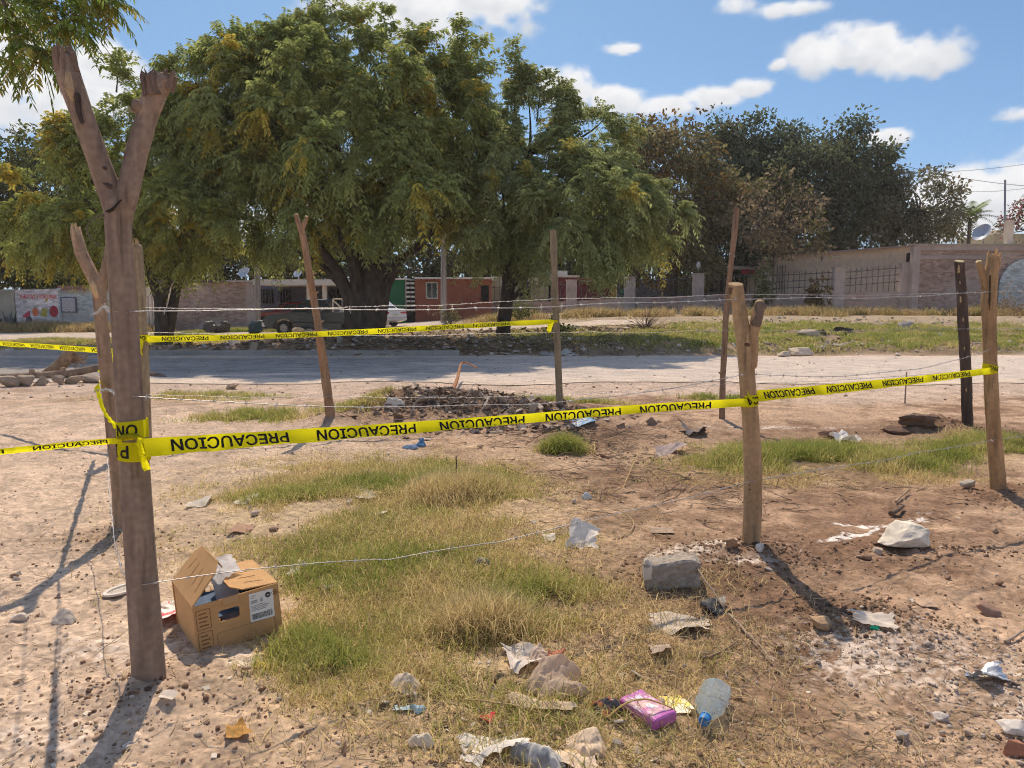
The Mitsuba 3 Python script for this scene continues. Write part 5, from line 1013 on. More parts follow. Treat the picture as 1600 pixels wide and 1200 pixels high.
def straws(name, label, g, pts, L, r, cols):
    vs, fs, cs = [], [], []; n = len(pts); x, y = pts[:, 0], pts[:, 1]; a = g.uniform(0, 6.283, n); l = L * np.exp(g.normal(size=n) * .5); q = np.stack([np.cos(a), np.sin(a), g.uniform(-.02, .28, n)], -1) * l[:, None]
    b = np.stack([x, y, terrain(x, y) + .004], -1); m = b + q * .5 + g.normal(size=(n, 3)) * (l * .06)[:, None]; m[:, 2] = np.maximum(m[:, 2], b[:, 2]); e = b + q; s = np.stack([-np.sin(a), np.cos(a), a * 0], -1) * (r * g.uniform(.6, 1.5, n))[:, None]; u = np.array([0, 0, 1.0]) * r * 1.4
    v = np.stack([b - s, b + s, b + u, m - s, m + s, m + u, e - s * .4, e + s * .4, e + u * .5], 1).reshape(-1, 3); f = np.array([[0, 1, 4], [0, 4, 3], [1, 2, 5], [1, 5, 4], [2, 0, 3], [2, 3, 5], [3, 4, 7], [3, 7, 6], [4, 5, 8], [4, 8, 7], [5, 3, 6], [5, 6, 8]])
    add(name, (v, ((np.arange(n) * 9)[:, None, None] + f[None]).reshape(-1, 3)), 'matte', np.repeat(np.asarray(cols)[g.integers(0, len(cols), n)] * g.uniform(.7, 1.2, (n, 1)), 9, 0)); tag([k for k in scene if k.startswith(name)][-1], label, 'straw', None, 'stuff')
STR = [(.52, .41, .22), (.40, .29, .15), (.30, .20, .11), (.58, .49, .32)]
straws('straw', 'dry straw and thin stalks littering the plot', g, np.vstack([fan(g, 1500, 1.8, 9), blob(1100, .8, 3.3, 1.0, .7), blob(700, .6, 5.2, 1.0, 1.2), blob(500, 1.2, 6.4, 1.4, .8), blob(500, 1.3, 2.5, .6, .5), blob(500, .2, 2.5, .8, .3), blob(350, 2.9, 6.5, 1.2, .3)]), .07, .0013, STR)
straws('twigs', 'twigs and stalks tangled over the soil mound', g, np.vstack([blob(700, -.6, 10.3, 1.4, .7), blob(350, .9, 8.6, 1.0, .9), blob(300, 1.6, 6.6, 1.6, 1.0)]), .16, .0035, [(.20, .13, .09), (.30, .21, .14), (.40, .31, .21), (.12, .08, .06)])
straws('twigs', 'dark branches and sticks dumped on the bank beyond the road', g, np.vstack([blob(500, -2, 22.8, 4, .7), blob(200, 2.5, 24, 2, .8)]), .5, .012, [(.10, .07, .05), (.17, .12, .085), (.26, .19, .13)])
def chips(name, label, g, pts, size, cols):
    n = len(pts); x, y = pts[:, 0], pts[:, 1]; z = terrain(x, y); s = size * np.exp(g.normal(size=n) * .4); u = unit(g.normal(size=(n, 3)) * (1, 1, .45)); w = unit(np.cross(u, g.normal(size=(n, 3)) * .6 + np.array([0, 0, 1.0]))); c = np.stack([x, y, z + s * .35], -1); nn = np.cross(u, w)
    U, W, N = u * s[:, None], w * (s * g.uniform(.35, .8, n))[:, None], nn * (s * .16)[:, None]
    v = np.stack([c - U - W, c + U - W * .8, c + U * .9 + W, c - U * .8 + W * .7, c - U - W + N, c + U - W * .8 + N, c + U * .9 + W + N, c - U * .8 + W * .7 + N], 1).reshape(-1, 3); f = np.array([[0, 2, 1], [0, 3, 2], [4, 5, 6], [4, 6, 7], [0, 1, 5], [0, 5, 4], [1, 2, 6], [1, 6, 5], [2, 3, 7], [2, 7, 6], [3, 0, 4], [3, 4, 7]])
    add(name, (v, ((np.arange(n) * 8)[:, None, None] + f[None]).reshape(-1, 3)), 'matte', np.repeat(np.asarray(cols)[g.integers(0, len(cols), n)] * g.uniform(.7, 1.2, (n, 1)), 8, 0)); tag([k for k in scene if k.startswith(name)][-1], label, 'debris', None, 'stuff')
chips('bark_chips', 'broken bark and rubbish chips covering the soil mound', g, np.vstack([blob(1100, -.7, 10.35, 1.1, .5), blob(400, .2, 10.3, 1.0, .4), blob(200, -.2, 9.3, 1.2, .4)]), .035, [(.22, .15, .105), (.30, .215, .155), (.38, .30, .235), (.15, .10, .075), (.44, .37, .31)])
chips('leaf_litter', 'dead leaves and paper scraps scattered over the plot', g, np.vstack([fan(g, 420, 1.9, 9), blob(200, .2, 2.5, .7, .4), blob(120, -.2, 3.0, 1.0, .5)]), .011, [(.42, .30, .19), (.30, .18, .11), (.56, .49, .42), (.22, .14, .10), (.62, .55, .46)])
chips('leaf_litter', 'fallen leaves and rubbish under the trees beyond the road', g, np.vstack([blob(900, -5, 23.5, 6, 1.3), blob(300, 1, 26.5, 5, 1.2), blob(250, 10, 25, 7, 1.6)]), .07, [(.26, .19, .12), (.16, .11, .075), (.36, .28, .2), (.5, .45, .4)])

# ------------------------------------------------------------------ stones and blocks
def boulder(c, size, seed, amp=.3, sub=3, cuts=6, rz=0):
    """An angular stone: the hull of a few points, its edges worn and its faces roughened."""
    g = np.random.default_rng(seed); q = unit(g.normal(size=(9 + cuts, 3))); q *= (1 / np.maximum(np.abs(q).max(1), .62))[:, None] * g.uniform(.82, 1.0, (len(q), 1))
    m = trimesh.convex.convex_hull(q)
    for _ in range(sub): m = m.subdivide()
    m.merge_vertices(); trimesh.smoothing.filter_laplacian(m, lamb=.5, iterations=2)
    v = np.array(m.vertices); n = np.array(m.vertex_normals); v = v + n * (amp * .8 * (meshkit.fbm(v * 1.7 + seed, 3, seed) - .5) + amp * .35 * (meshkit.fbm(v * 6 + seed, 3, seed) - .5))[:, None]
    lo, hi = v.min(0), v.max(0); v = (v - (lo + hi) / 2) / (hi - lo) * np.asarray(size)
    c_, s_ = math.cos(rz), math.sin(rz); v = np.stack([v[:, 0] * c_ - v[:, 1] * s_, v[:, 0] * s_ + v[:, 1] * c_, v[:, 2]], -1)
    return trimesh.Trimesh(v + np.asarray(c), m.faces, process=False)
def scale_at(p): return np.linalg.norm(np.asarray(p) - (0, 0, H)) / F
def stone(name, label, px, py, w, h, col, seed, depth=1.0, catg='stone', group=None, sub=3, cuts=6, rz=0, mat='matte', amp=.3):
    """A stone whose foot shows at (px, py); w and h in pixels of the photograph."""
    p = G(px, py); k = scale_at(p); W, Hh = w * k, h * k; m = boulder(p + (0, W * depth * .4, Hh * .42), (W, W * depth, Hh), seed, amp, sub, cuts, rz)
    t = num(name)
    if mat == 'rock': add(name, m, 'rock', smooth=35)
    else:
        v = np.array(m.vertices); c = np.asarray(col) * (.65 + .7 * meshkit.fbm(v * (.9 / W * 6), 4, seed))[:, None]; add(name, m, mat, c, smooth=True)
    return tag(t, label, catg, group)
def block():
    t = thing('concrete_block', 'broken grey concrete block lying on the dug soil left of the thick stump', 'block'); p = G(1052, 925); k = scale_at(p); w, h = 82 * k, 44 * k
    b = trimesh.creation.box((w, w * .5, h)); b = b.subdivide().subdivide().subdivide().subdivide(); v = np.array(b.vertices); n = unit(v / (w / 2, w / 4, h / 2)); r = np.abs(v) / (w / 2, w / 4, h / 2); e = np.sort(r, 1)[:, 1]
    v = v * (1 - .10 * np.clip((e - .7) / .3, 0, 1) ** 2)[:, None] + n * ((meshkit.fbm(v * 18, 4, 3) - .5) * .022)[:, None] + n * ((meshkit.fbm(v * 60, 3, 5) - .5) * .006)[:, None]
    v[:, 2] += .12 * h * np.sin(v[:, 0] / w * 5); rot = trimesh.transformations.rotation_matrix(-.18, [0, 0, 1])[:3, :3]; v = v @ rot.T + p + (0, w * .2, h * .45)
    add('block', trimesh.Trimesh(v, b.faces, process=False), 'rock', smooth=40, parent=t)
    q = boulder(p + (-w * .46, w * .1, h * .62), (w * .16, w * .2, h * .7), 4); add('broken_corner', q, 'matte', (.60, .52, .42), parent=t, smooth=40, vary=.3)
block()
stone('stone', 'large pale angular stone right of the thick stump', 1420, 860, 70, 37, (.70, .63, .52), 12, .6, cuts=14, amp=.28, sub=4)
stone('stone', 'dark brown clod with ragged top beside the dark bark post', 1440, 672, 56, 22, (.17, .11, .08), 14, .6, amp=.7, sub=4)
stone('stone', 'flat brown clod left of the ragged clod', 1408, 679, 36, 10, (.15, .095, .07), 15, .8, amp=.5)
stone('stone', 'reddish broken brick at the lower right edge', 1594, 1180, 26, 20, (.36, .17, .11), 16, .7, 'brick')
stone('stone', 'white chalky stone above the broken brick at the right edge', 1592, 1148, 34, 18, (.68, .62, .56), 17, .7)
stone('stone', 'grey round stone near the lower right pebbles', 1414, 1153, 16, 13, (.36, .32, .29), 18)
stone('stone', 'grey oval pebble at the lower right', 1474, 1122, 17, 10, (.50, .45, .42), 19)
stone('stone', 'brown rock in the lower right half', 1552, 966, 24, 16, (.30, .19, .14), 20)
stone('stone', 'tan rock beside the shadow tip of the thick stump', 1288, 992, 26, 18, (.38, .26, .16), 21, amp=.5)
stone('stone', 'small pale stone below the large angular stone', 1374, 867, 14, 10, (.46, .36, .28), 22)
stone('stone', 'white stone at the foot of the thick stump', 1190, 868, 14, 13, (.66, .61, .54), 23)
stone('stone', 'split brown wood chunk left of the thick stump foot', 1144, 862, 18, 17, (.36, .21, .12), 24, .5)
stone('stone', 'pale oval stone at the left edge', 26, 975, 18, 11, (.60, .52, .46), 25)
stone('stone', 'grey stone right of the golden post gap', 1518, 762, 18, 12, (.42, .37, .31), 26)
stone('stone', 'grey stone on the dirt verge beside the short pale post', 360, 608, 18, 10, (.36, .27, .2), 27)
stone('stone', 'pale boulder pile stone on the grassy strip at right', 1268, 530, 34, 15, (.48, .40, .31), 28, .8)
stone('stone', 'broad pale rubble stone at the far road edge, right half', 1256, 556, 36, 13, (.56, .47, .37), 29, .8); stone('stone', 'flat pale rubble stone at the far road edge', 1228, 558, 22, 9, (.5, .42, .33), 30, .8)
stone('stone', 'grey slab stone tilted on the grassy strip at right', 1417, 516, 20, 14, (.44, .39, .35), 31, .5); stone('stone', 'black lump on the grassy strip at right', 1322, 521, 30, 10, (.05, .05, .055), 32, .6)
stone('stone', 'concrete lump at the foot of the large neem', 576, 531, 20, 11, (.42, .39, .34), 33, .6); stone('stone', 'tan rock in front of the pickup front wheel', 465, 525, 20, 14, (.46, .37, .26), 34, .6); stone('stone', 'white stone at the rear edge of the left grass strip', 13, 549, 11, 4, (.62, .58, .52), 35)
g = np.random.default_rng(303); k = 0
while k < 48:
    px, py = g.uniform(-10, 1610), 700 + 500 * g.random() ** 1.1
    p = G(px, py)
    if np.exp(-((p[0] + .7) / 1.3) ** 2 - ((p[1] - 5) / 2.0) ** 2) > .4 and g.random() < .9: continue
    stone('pebble', 'small dusty stone on the bare dirt of the plot', px, py, g.uniform(9, 15), g.uniform(5, 9), np.array(SOILC[g.integers(0, 5)]) * 1.05, 400 + k, g.uniform(.6, 1), 'pebble', 'small stones on the bare dirt', 1, 4, g.uniform(0, 3)); k += 1

# log pile at the left
def log(name, label, pts, col, c2, cat_='log', edge=.03, spots=.2, seed=1, faces=True, trim=()):
    t = thing(name, label, cat_); m = organic([pts], edge, 5, .012, 6, trims=trim); add('trunk', m, 'wood', bark_color(m.vertices, col, c2, spots, 25, seed), smooth=True, parent=t); return t
yl = 15.4
log('log', 'long thin log lying on the row of stones at the left edge', [(P(-60, 593, yl), .09), (P(40, 589, yl), .085), (P(110, 584, yl), .08), (P(150, 575, yl), .07), (P(178, 570, yl + .1), .06)], (.30, .215, .15), (.20, .14, .10), seed=3)
for px, py in ((50, 583), (98, 579)): o = P(px, py, yl); add('branch_stub', tube([o + (0, 0, -.05), o + (.02, -.03, .07)], [.07, .05], 8), 'wood', (.32, .22, .15), smooth=True, parent='log')
t = log('root_log', 'tilted log with a ragged root end rising from the log pile', [(P(72, 585, yl + .5), .10), (P(95, 570, yl + .5), .13), (P(106, 558, yl + .5), .14), (P(110, 550, yl + .5), .10)], (.36, .245, .15), (.22, .15, .10), seed=4)
g = np.random.default_rng(6)
for i in range(34):
    a = P(112 + g.uniform(-4, 4), 560 + g.uniform(-8, 6), yl + .5); b = P(118 + g.uniform(0, 22), 553 + g.uniform(-6, 26), yl + .4 + g.uniform(-.3, .3)); add('root', tube(spline([a, (a + b) / 2 + g.normal(size=3) * .05, b], 6), np.linspace(.011, .003, 6) * g.uniform(.5, 1.6), 5), 'wood', np.array((.33, .22, .13)) * g.uniform(.6, 1.2), smooth=True, parent=t)
for i, (px, w, h, lab) in enumerate(((8, 30, 16, 'leftmost'), (36, 26, 16, 'second'), (62, 20, 13, 'third'), (88, 18, 14, 'fourth'), (112, 26, 12, 'fifth'), (140, 24, 12, 'sixth'))): stone('kerb_stone', f'{lab} grey brown stone from the left in the row under the long log', px, 606 - px * .05, w, h, (.34, .27, .21), 60 + i, .6, 'stone', None)
stone('kerb_stone', 'brown stone at the right end of the log pile', 178, 590, 16, 14, (.36, .28, .21), 70); log('log', 'short dark log end right of the short pale post', [(P(236, 586, 15.8), .07), (P(250, 589, 15.7), .08), (P(258, 592, 15.6), .07)], (.2, .14, .1), (.12, .09, .07))
for i, (px, w) in enumerate(((330, 26), (348, 20))):
    p = GX(px, 36.6); k_ = 36.6 / F; m = boulder(p + (0, 0, .28), (w * k_, .8, .62), 80 + i, .6, 4); key = num('rubbish_bag'); add('rubbish_bag', m, 'satin', (.075, .07, .066), smooth=True); tag(key, 'left black rubbish bag at the brown brick wall' if i == 0 else 'right black rubbish bag at the brown brick wall', 'rubbish bag')
m = boulder(GX(402, 35.2) + (0, 0, .3), (.75, .7, .7), 88, .5, 4); add('rubbish_bag_002', m, 'satin', (.02, .045, .045), smooth=True); tag('rubbish_bag_002', 'dark green bag at the foot of the pole by the pickup', 'rubbish bag')

# plants
def agave():
    t = thing('agave', 'blue-grey agave with stiff leaves at the olive grey gate', 'plant'); o = GX(17, 38.2); g = np.random.default_rng(8)
    for i in range(22):
        a = g.uniform(0, 6.28); e = g.uniform(.25, 1.45); d = np.array([math.cos(a) * math.cos(e), math.sin(a) * math.cos(e), math.sin(e)]); s = np.array([-math.sin(a), math.cos(a), 0]); L = g.uniform(.7, 1.15); u = np.linspace(0, 1, 6)[:, None]; p = o + d * L * u + np.array([0, 0, .1]) * u ** 2; w = (.075 * np.sin(np.pi * (.25 + .75 * u)) + .002)
        v = np.stack([p - s * w, p + np.array([0, 0, -.02]), p + s * w], 1).reshape(-1, 3); i_, j_ = np.meshgrid(np.arange(5), np.arange(2), indexing='ij'); f = np.stack([i_ * 3 + j_, i_ * 3 + j_ + 1, (i_ + 1) * 3 + j_ + 1, (i_ + 1) * 3 + j_], -1).reshape(-1, 4); add('leaf', (v, f), 'satin', np.array((.075, .095, .105)) * g.uniform(.7, 1.2), smooth=True, parent=t)
agave()
def shrub(label, px, y, r, h, col, seed, n=60, leaf=.12, kind='broad', stems=8):
    g = np.random.default_rng(seed); t = thing('shrub', label, 'shrub'); o = GX(px, y); c = o + np.stack([g.normal(size=n) * r * .5, g.normal(size=n) * r * .4, np.abs(g.normal(size=n)) * h * .42 + h * .2], -1)
    m, cc = broad_leaves(c, unit(c - o), g, np.full(n, r * .22), 14, np.tile(col, (n, 1)), leaf); add('crown', m, 'foliage', cc, parent=t)
    add('stems', cat([tube(spline([o - (0, 0, .1), (o + q) / 2 + g.normal(size=3) * .05, q], 6), np.linspace(.018, .005, 6), 5) for q in c[:stems]]), 'wood', (.16, .11, .08), parent=t, kind='stuff')
shrub('green leafy shrub right of the second neem trunk', 815, 35, .75, 1.15, (.13, .15, .05), 3, 70); shrub('leafy shrub with yellow-green top in front of the fence pillar', 1192, 39.5, .45, 2.5, (.18, .19, .09), 4, 70, .2); shrub('brown leaved shrub in front of the cream house', 1277, 38.5, .55, 1.7, (.17, .125, .06), 5, 40, .22); shrub('pale weedy shrub by the concrete pillar', 702, 38, .5, .8, (.2, .19, .1), 6, 40)
shrub('low green bush at the base of the middle post far behind', 880, 25.6, .5, .5, (.10, .12, .045), 7, 40, .1); shrub('dry shrub with bushy twigs before the garage arch', 1575, 35, 1.4, 1.0, (.26, .19, .12), 9, 70, .12)
t = thing('dry_shrub', 'leafless twiggy shrub on the strip beyond the road', 'shrub'); o = GX(1008, 27.2); g = np.random.default_rng(12)
add('branches', cat([tube(spline([o, o + d * .4 + g.normal(size=3) * .06, o + d * L], 7), np.linspace(.014, .003, 7), 4) for d, L in [(unit(g.normal(size=3) * (1, .6, .3) + (0, 0, .55)), g.uniform(.6, 1.2)) for _ in range(46)]]), 'wood', (.14, .09, .075), parent=t, kind='stuff')

# ------------------------------------------------------------------ litter
def crease(x, y, seed, n=10):
    """A height field of straight folds: sharp creases between flat facets."""
    g = np.random.default_rng(seed); z = 0 * x
    for q in range(n):
        a, c, w = g.uniform(0, 6.283), g.uniform(-.75, .75), g.uniform(.5, 1) * (1 if q % 2 else -1); z = z + w * np.abs(x * math.cos(a) + y * math.sin(a) - c)
    return (z - z.mean()) / (z.std() + 1e-6) * .3

def crease3(v, seed, n=9):
    g = np.random.default_rng(seed); z = 0
    for q in range(n): z = z + (1 if q % 2 else -1) * g.uniform(.5, 1) * np.abs(v @ unit(g.normal(size=3)) - g.uniform(-.6, .6))
    return (z - z.mean()) / z.std() * .4

def grid_faces(n):
    i, j = np.meshgrid(np.arange(n - 1), np.arange(n - 1), indexing='ij'); return np.stack([i * n + j, (i + 1) * n + j, (i + 1) * n + j + 1, i * n + j + 1], -1).reshape(-1, 4)

def sheet_mesh(p, w, d, seed, amp=.2, n=24, rz=0.0, lift=.01, tilt=0.0, ragged=.18, curl=0.0):
    u, v = np.meshgrid(np.linspace(-1, 1, n), np.linspace(-1, 1, n), indexing='ij'); q = np.stack([u * 1.1 + seed, v * 1.1, u * 0], -1)
    x = u * w / 2 * (1 + ragged * (meshkit.fbm(np.stack([v * 3 + seed, u * .5, u * 0 + 3], -1), 3, seed) - .5) * 2.4); y = v * d / 2 * (1 + ragged * (meshkit.fbm(np.stack([u * 3 + seed, v * .5, u * 0 + 8], -1), 3, seed + 1) - .5) * 2.4)
    z = amp * min(w, d) * (crease(u, v, seed) + .35 * crease(u, v, seed + 50, 22) + .25) + curl * (u ** 2) * w + lift
    x = x + amp * w * .35 * crease(u, v, seed + 6); y = y + amp * d * .45 * crease(u, v, seed + 7)
    V = np.stack([x, y, z], -1).reshape(-1, 3); ct, st = math.cos(tilt), math.sin(tilt); V = np.stack([V[:, 0], V[:, 1] * ct - V[:, 2] * st, V[:, 1] * st + V[:, 2] * ct + abs(st) * d * .42], -1)
    c_, s_ = math.cos(rz), math.sin(rz); V = np.stack([V[:, 0] * c_ - V[:, 1] * s_, V[:, 0] * s_ + V[:, 1] * c_, V[:, 2]], -1) + p
    if np.any(p): V[:, 2] = np.maximum(V[:, 2], terrain(V[:, 0], V[:, 1]) + .003)
    return V, grid_faces(n)

def litter(name, label, catg, px, py, w, h, col, seed=1, amp=.25, rz=0.0, tilt=0.0, mat='cloth', group=None, ragged=.18, curl=0.0, col2=None, n=24):
    """A crumpled flat scrap whose middle shows at (px, py); w, h in pixels of the photograph."""
    p = G(px, py + h * .3 * (tilt != 0)); k = scale_at(p); dep = math.atan2(H, p[1]); d = h * k if tilt else min(h * k / math.sin(dep), w * k * 1.6)
    m = sheet_mesh(p, w * k, d, seed, amp, n, rz, .012, tilt, ragged, curl); key = num(name); c = np.tile(np.asarray(col, float), (len(m[0]), 1)) * (.8 + .4 * meshkit.fbm(m[0] * 30, 3, seed))[:, None]
    if col2 is not None: t_ = ss(.48, .56, meshkit.fbm(m[0] * (.55 / (w * k) * 6), 3, seed + 9))[:, None]; c = c * (1 - t_) + np.asarray(col2) * t_
    add(name, m, mat, c, smooth=35 if False else True); return tag(key, label, catg, group)

def crumple(name, label, catg, px, py, w, h, col, seed=1, depth=.9, amp=.55, mat='cloth', parent=None, col2=None, rz=0.0, sub=4):
    """A crumpled bag or cloth heaped on the ground: a sheet with sharp folds; its foot shows at (px, py + h/2)."""
    p = G(px, py + h * .30); k = scale_at(p); W, Hh = w * k, h * k * .72; n = 48; u, v = np.meshgrid(np.linspace(-1, 1, n), np.linspace(-1, 1, n), indexing='ij'); m_ = np.maximum(np.abs(u), np.abs(v)); r = np.hypot(u, v) + 1e-6; uu, vv = u * m_ / r, v * m_ / r; rr = np.hypot(uu, vv); an = np.arctan2(vv, uu)
    edge = 1 + .45 * (meshkit.fbm(np.stack([np.cos(an) * 1.8 + seed, np.sin(an) * 1.8, an * 0], -1), 4, seed) - .5) * 2
    c1, c2, c3 = crease(uu, vv, seed, 12), crease(uu, vv, seed + 31, 30), crease(uu, vv, seed + 61, 20)
    x = W / 2 * uu * edge * 1.05 + W * amp * (.22 * c2 + .16 * c3); y = W / 2 * depth * vv * edge * 1.05 + W * amp * (.20 * c1 + .18 * crease(uu, vv, seed + 77, 14))
    z = Hh * (np.clip(1 - rr ** 2.4, 0, 1) ** .8 * (.60 + amp * 1.1 * c1 + amp * .9 * c2) + .16 * amp * (c3 + .3)); V = np.stack([x, y, np.maximum(z, 0)], -1).reshape(-1, 3)
    c_, s_ = math.cos(rz), math.sin(rz); V = np.stack([V[:, 0] * c_ - V[:, 1] * s_, V[:, 0] * s_ + V[:, 1] * c_, V[:, 2]], -1) + (p[0], p[1] + W * depth * .2, 0); V[:, 2] += terrain(V[:, 0], V[:, 1]) + .004
    c = np.tile(np.asarray(col, float), (len(V), 1)) * (.8 + .4 * meshkit.fbm(V * 25, 3, seed))[:, None]
    if col2 is not None: t_ = ss(.5, .56, meshkit.fbm(V * (3 / W), 3, seed + 9))[:, None]; c = c * (1 - t_) + np.asarray(col2) * t_
    key = num(name) if parent is None else None; add(name, (V, grid_faces(n)), mat, c, smooth=True, parent=parent)
    return tag(key, label, catg) if parent is None else None

WHT, BEI, GRY = (.80, .76, .70), (.68, .54, .42), (.50, .47, .44)
litter('paper', 'small white square paper under the low wire in the grass', 'paper', 473, 887, 32, 22, WHT, 1, .10)
litter('plastic_bag', 'flat clear oval plastic bag lying in the grass patch', 'plastic bag', 566, 778, 36, 34, (.74, .68, .58), 2, .22, rz=.7, mat='thin', ragged=.3)
litter('plastic_bag', 'long crumpled pale plastic tube right of the cardboard box', 'plastic bag', 514, 920, 22, 46, (.74, .68, .60), 3, .35, rz=-.75, mat='thin')
crumple('plastic_bag', 'beige crumpled bag below the grass, half buried', 'plastic bag', 628, 1076, 42, 26, (.66, .55, .44), 4, .8)
litter('paper', 'torn white paper propped up on the soil right of the grass', 'paper', 911, 842, 46, 42, WHT, 5, .22, tilt=.75, rz=-.25, ragged=.35)
crumple('paper_bag', 'brown and green crumpled paper bag in the grass', 'paper', 752, 886, 30, 28, (.46, .37, .29), 6, .6, col2=(.25, .34, .2))
litter('cardboard', 'grey flattened cardboard with torn edge on the soil', 'cardboard', 1062, 983, 82, 24, (.50, .43, .36), 7, .14, rz=-.12, mat='matte', ragged=.3)
crumple('plastic_bag', 'large beige crumpled plastic bag at the bottom centre', 'plastic bag', 872, 1066, 78, 66, (.70, .56, .44), 8, .9, .75, 'thin')
crumple('tissue', 'crumpled beige tissue above the large beige bag', 'tissue', 842, 1020, 32, 30, (.70, .55, .43), 9, .8, .6); litter('tissue', 'white torn tissue left of the large beige bag', 'tissue', 818, 1036, 44, 26, (.70, .62, .55), 10, .4, rz=.4)
litter('wrapper', 'orange scrap beside the crumpled tissue', 'wrapper', 868, 1027, 22, 22, (.62, .26, .16), 11, .4, tilt=.5); litter('paper', 'grey torn strip of paper at left of the tissues', 'paper', 808, 1018, 28, 20, (.56, .52, .48), 12, .4, rz=.9)
crumple('wrapper', 'dark red and black crumpled snack wrapper left of the pink pack', 'wrapper', 950, 1106, 40, 34, (.06, .05, .05), 13, .8, .6, 'gloss', None, (.48, .14, .06))
litter('wrapper', 'small white and yellow sachet left of the plastic bottle', 'wrapper', 1057, 1104, 34, 22, (.84, .80, .62), 14, .08, rz=.25, mat='satin', ragged=.08, col2=(.80, .66, .16))
crumple('plastic_bag', 'white and grey plastic bag at the bottom edge', 'plastic bag', 842, 1186, 66, 46, (.60, .58, .55), 15, .9, .75, 'cloth', None, (.34, .33, .32)); litter('paper', 'large torn white paper sheet at the bottom edge', 'paper', 772, 1172, 84, 34, (.72, .68, .62), 16, .35, rz=.3, ragged=.4)
crumple('paper', 'crumpled beige paper right of the bottom plastic bag', 'paper', 924, 1168, 54, 40, (.72, .57, .43), 17, .9, .55); litter('cardboard', 'pale flat cardboard at the bottom edge right of the beige paper', 'cardboard', 900, 1190, 60, 24, (.66, .52, .39), 18, .2, mat='matte')
crumple('plastic_scrap', 'light blue plastic scrap below the grass', 'plastic', 653, 1108, 20, 20, (.46, .62, .68), 19, .7, .7); litter('plastic_scrap', 'pale blue flattened plastic tail beside the blue scrap', 'plastic', 628, 1112, 24, 8, (.52, .66, .70), 20, .3)
crumple('tissue', 'white crumpled tissue lump at the bottom left of centre', 'tissue', 656, 1162, 32, 30, (.74, .66, .56), 21, .8, .6); litter('wrapper', 'small red scrap at the bottom centre', 'wrapper', 760, 1128, 20, 10, (.68, .10, .10), 22, .3, rz=-.5)
litter('paper', 'white and brown folded paper at the shadow tip of the thick stump', 'paper', 1366, 972, 50, 32, (.76, .66, .56), 23, .35, tilt=.4, rz=-.35, ragged=.4); crumple('plastic_scrap', 'green plastic scrap at the right', 'plastic', 1369, 990, 12, 9, (.03, .38, .22), 24, .8)
litter('wrapper', 'silver crumpled wrapper in the lower right', 'wrapper', 1546, 1069, 50, 18, (.52, .55, .60), 25, .4, rz=.08, mat='brushed', ragged=.3)
crumple('cloth', 'blue cloth rag at the mound, below the long near tape', 'cloth', 658, 692, 18, 18, (.12, .24, .42), 26, .8, .6); crumple('cloth', 'lighter blue cloth rag in the grass just left of the darker one', 'cloth', 640, 697, 20, 12, (.26, .38, .55), 27, .8, .6)
litter('cloth', 'flat blue and white rag right of the middle post', 'cloth', 913, 662, 38, 10, (.20, .38, .62), 28, .3, ragged=.3, col2=(.55, .6, .65)); crumple('sack', 'white woven sack on top of the soil mound', 'sack', 613, 627, 36, 30, (.66, .63, .58), 29, .7, .3)
crumple('plastic_bag', 'pile of white plastic bags at the far road edge behind the middle post', 'plastic bag', 888, 549, 34, 18, (.66, .64, .62), 30, .6, .7); crumple('plastic_bag', 'grey plastic bag left of the middle post at the far road edge', 'plastic bag', 856, 551, 26, 12, (.50, .48, .46), 31, .6, .7)
litter('wrapper', 'red and white wrapper left of the cardboard box', 'wrapper', 272, 964, 44, 22, (.78, .70, .66), 32, .4, mat='satin', col2=(.72, .08, .10), ragged=.3); litter('paper', 'white paper behind the red and white wrapper', 'paper', 266, 949, 34, 10, (.74, .66, .58), 33, .25)
crumple('plastic_bag', 'clear crumpled plastic in the post shadow at left', 'plastic bag', 97, 968, 28, 24, (.66, .62, .57), 34, .8, .6, 'thin'); litter('paper', 'white scrap beside the brown cardboard in the grass', 'paper', 385, 781, 26, 10, (.74, .68, .6), 35, .2)
crumple('tissue', 'crumpled white tissue in the upper left grass', 'tissue', 390, 782, 14, 12, (.78, .72, .64), 36, .8, .6); litter('cardboard', 'small brown cardboard piece in the upper left grass', 'cardboard', 378, 830, 28, 12, (.34, .21, .15), 37, .12, mat='matte'); litter('paper', 'pale paper scrap at the left end of the grass', 'paper', 313, 784, 26, 10, (.66, .6, .52), 38, .3)
litter('cardboard', 'brown cardboard piece on the soil above the concrete block', 'cardboard', 1034, 828, 34, 16, (.46, .35, .25), 39, .1, mat='matte', tilt=.3); litter('plastic_bag', 'crumpled pale bag on the far side of the green grass', 'plastic bag', 1318, 690, 30, 10, (.76, .74, .70), 40, .4); litter('cardboard', 'dark brown curled cardboard by the pale bag in the grass', 'cardboard', 1294, 682, 28, 14, (.16, .09, .06), 41, .3, mat='matte', tilt=.5)
crumple('plastic_scrap', 'small pale blue plastic lump on the bare soil', 'plastic', 916, 780, 13, 15, (.60, .66, .72), 42, .8, .5); litter('paper', 'white scrap in the grass right of the low wire', 'paper', 795, 946, 32, 16, (.72, .68, .62), 43, .3, rz=.4); litter('paper', 'pale scrap in the grass below the clear oval bag', 'paper', 592, 806, 26, 12, (.70, .64, .55), 44, .3); litter('paper', 'pale scrap near the right end of the grass patch', 'paper', 858, 850, 18, 20, (.68, .62, .54), 45, .4)
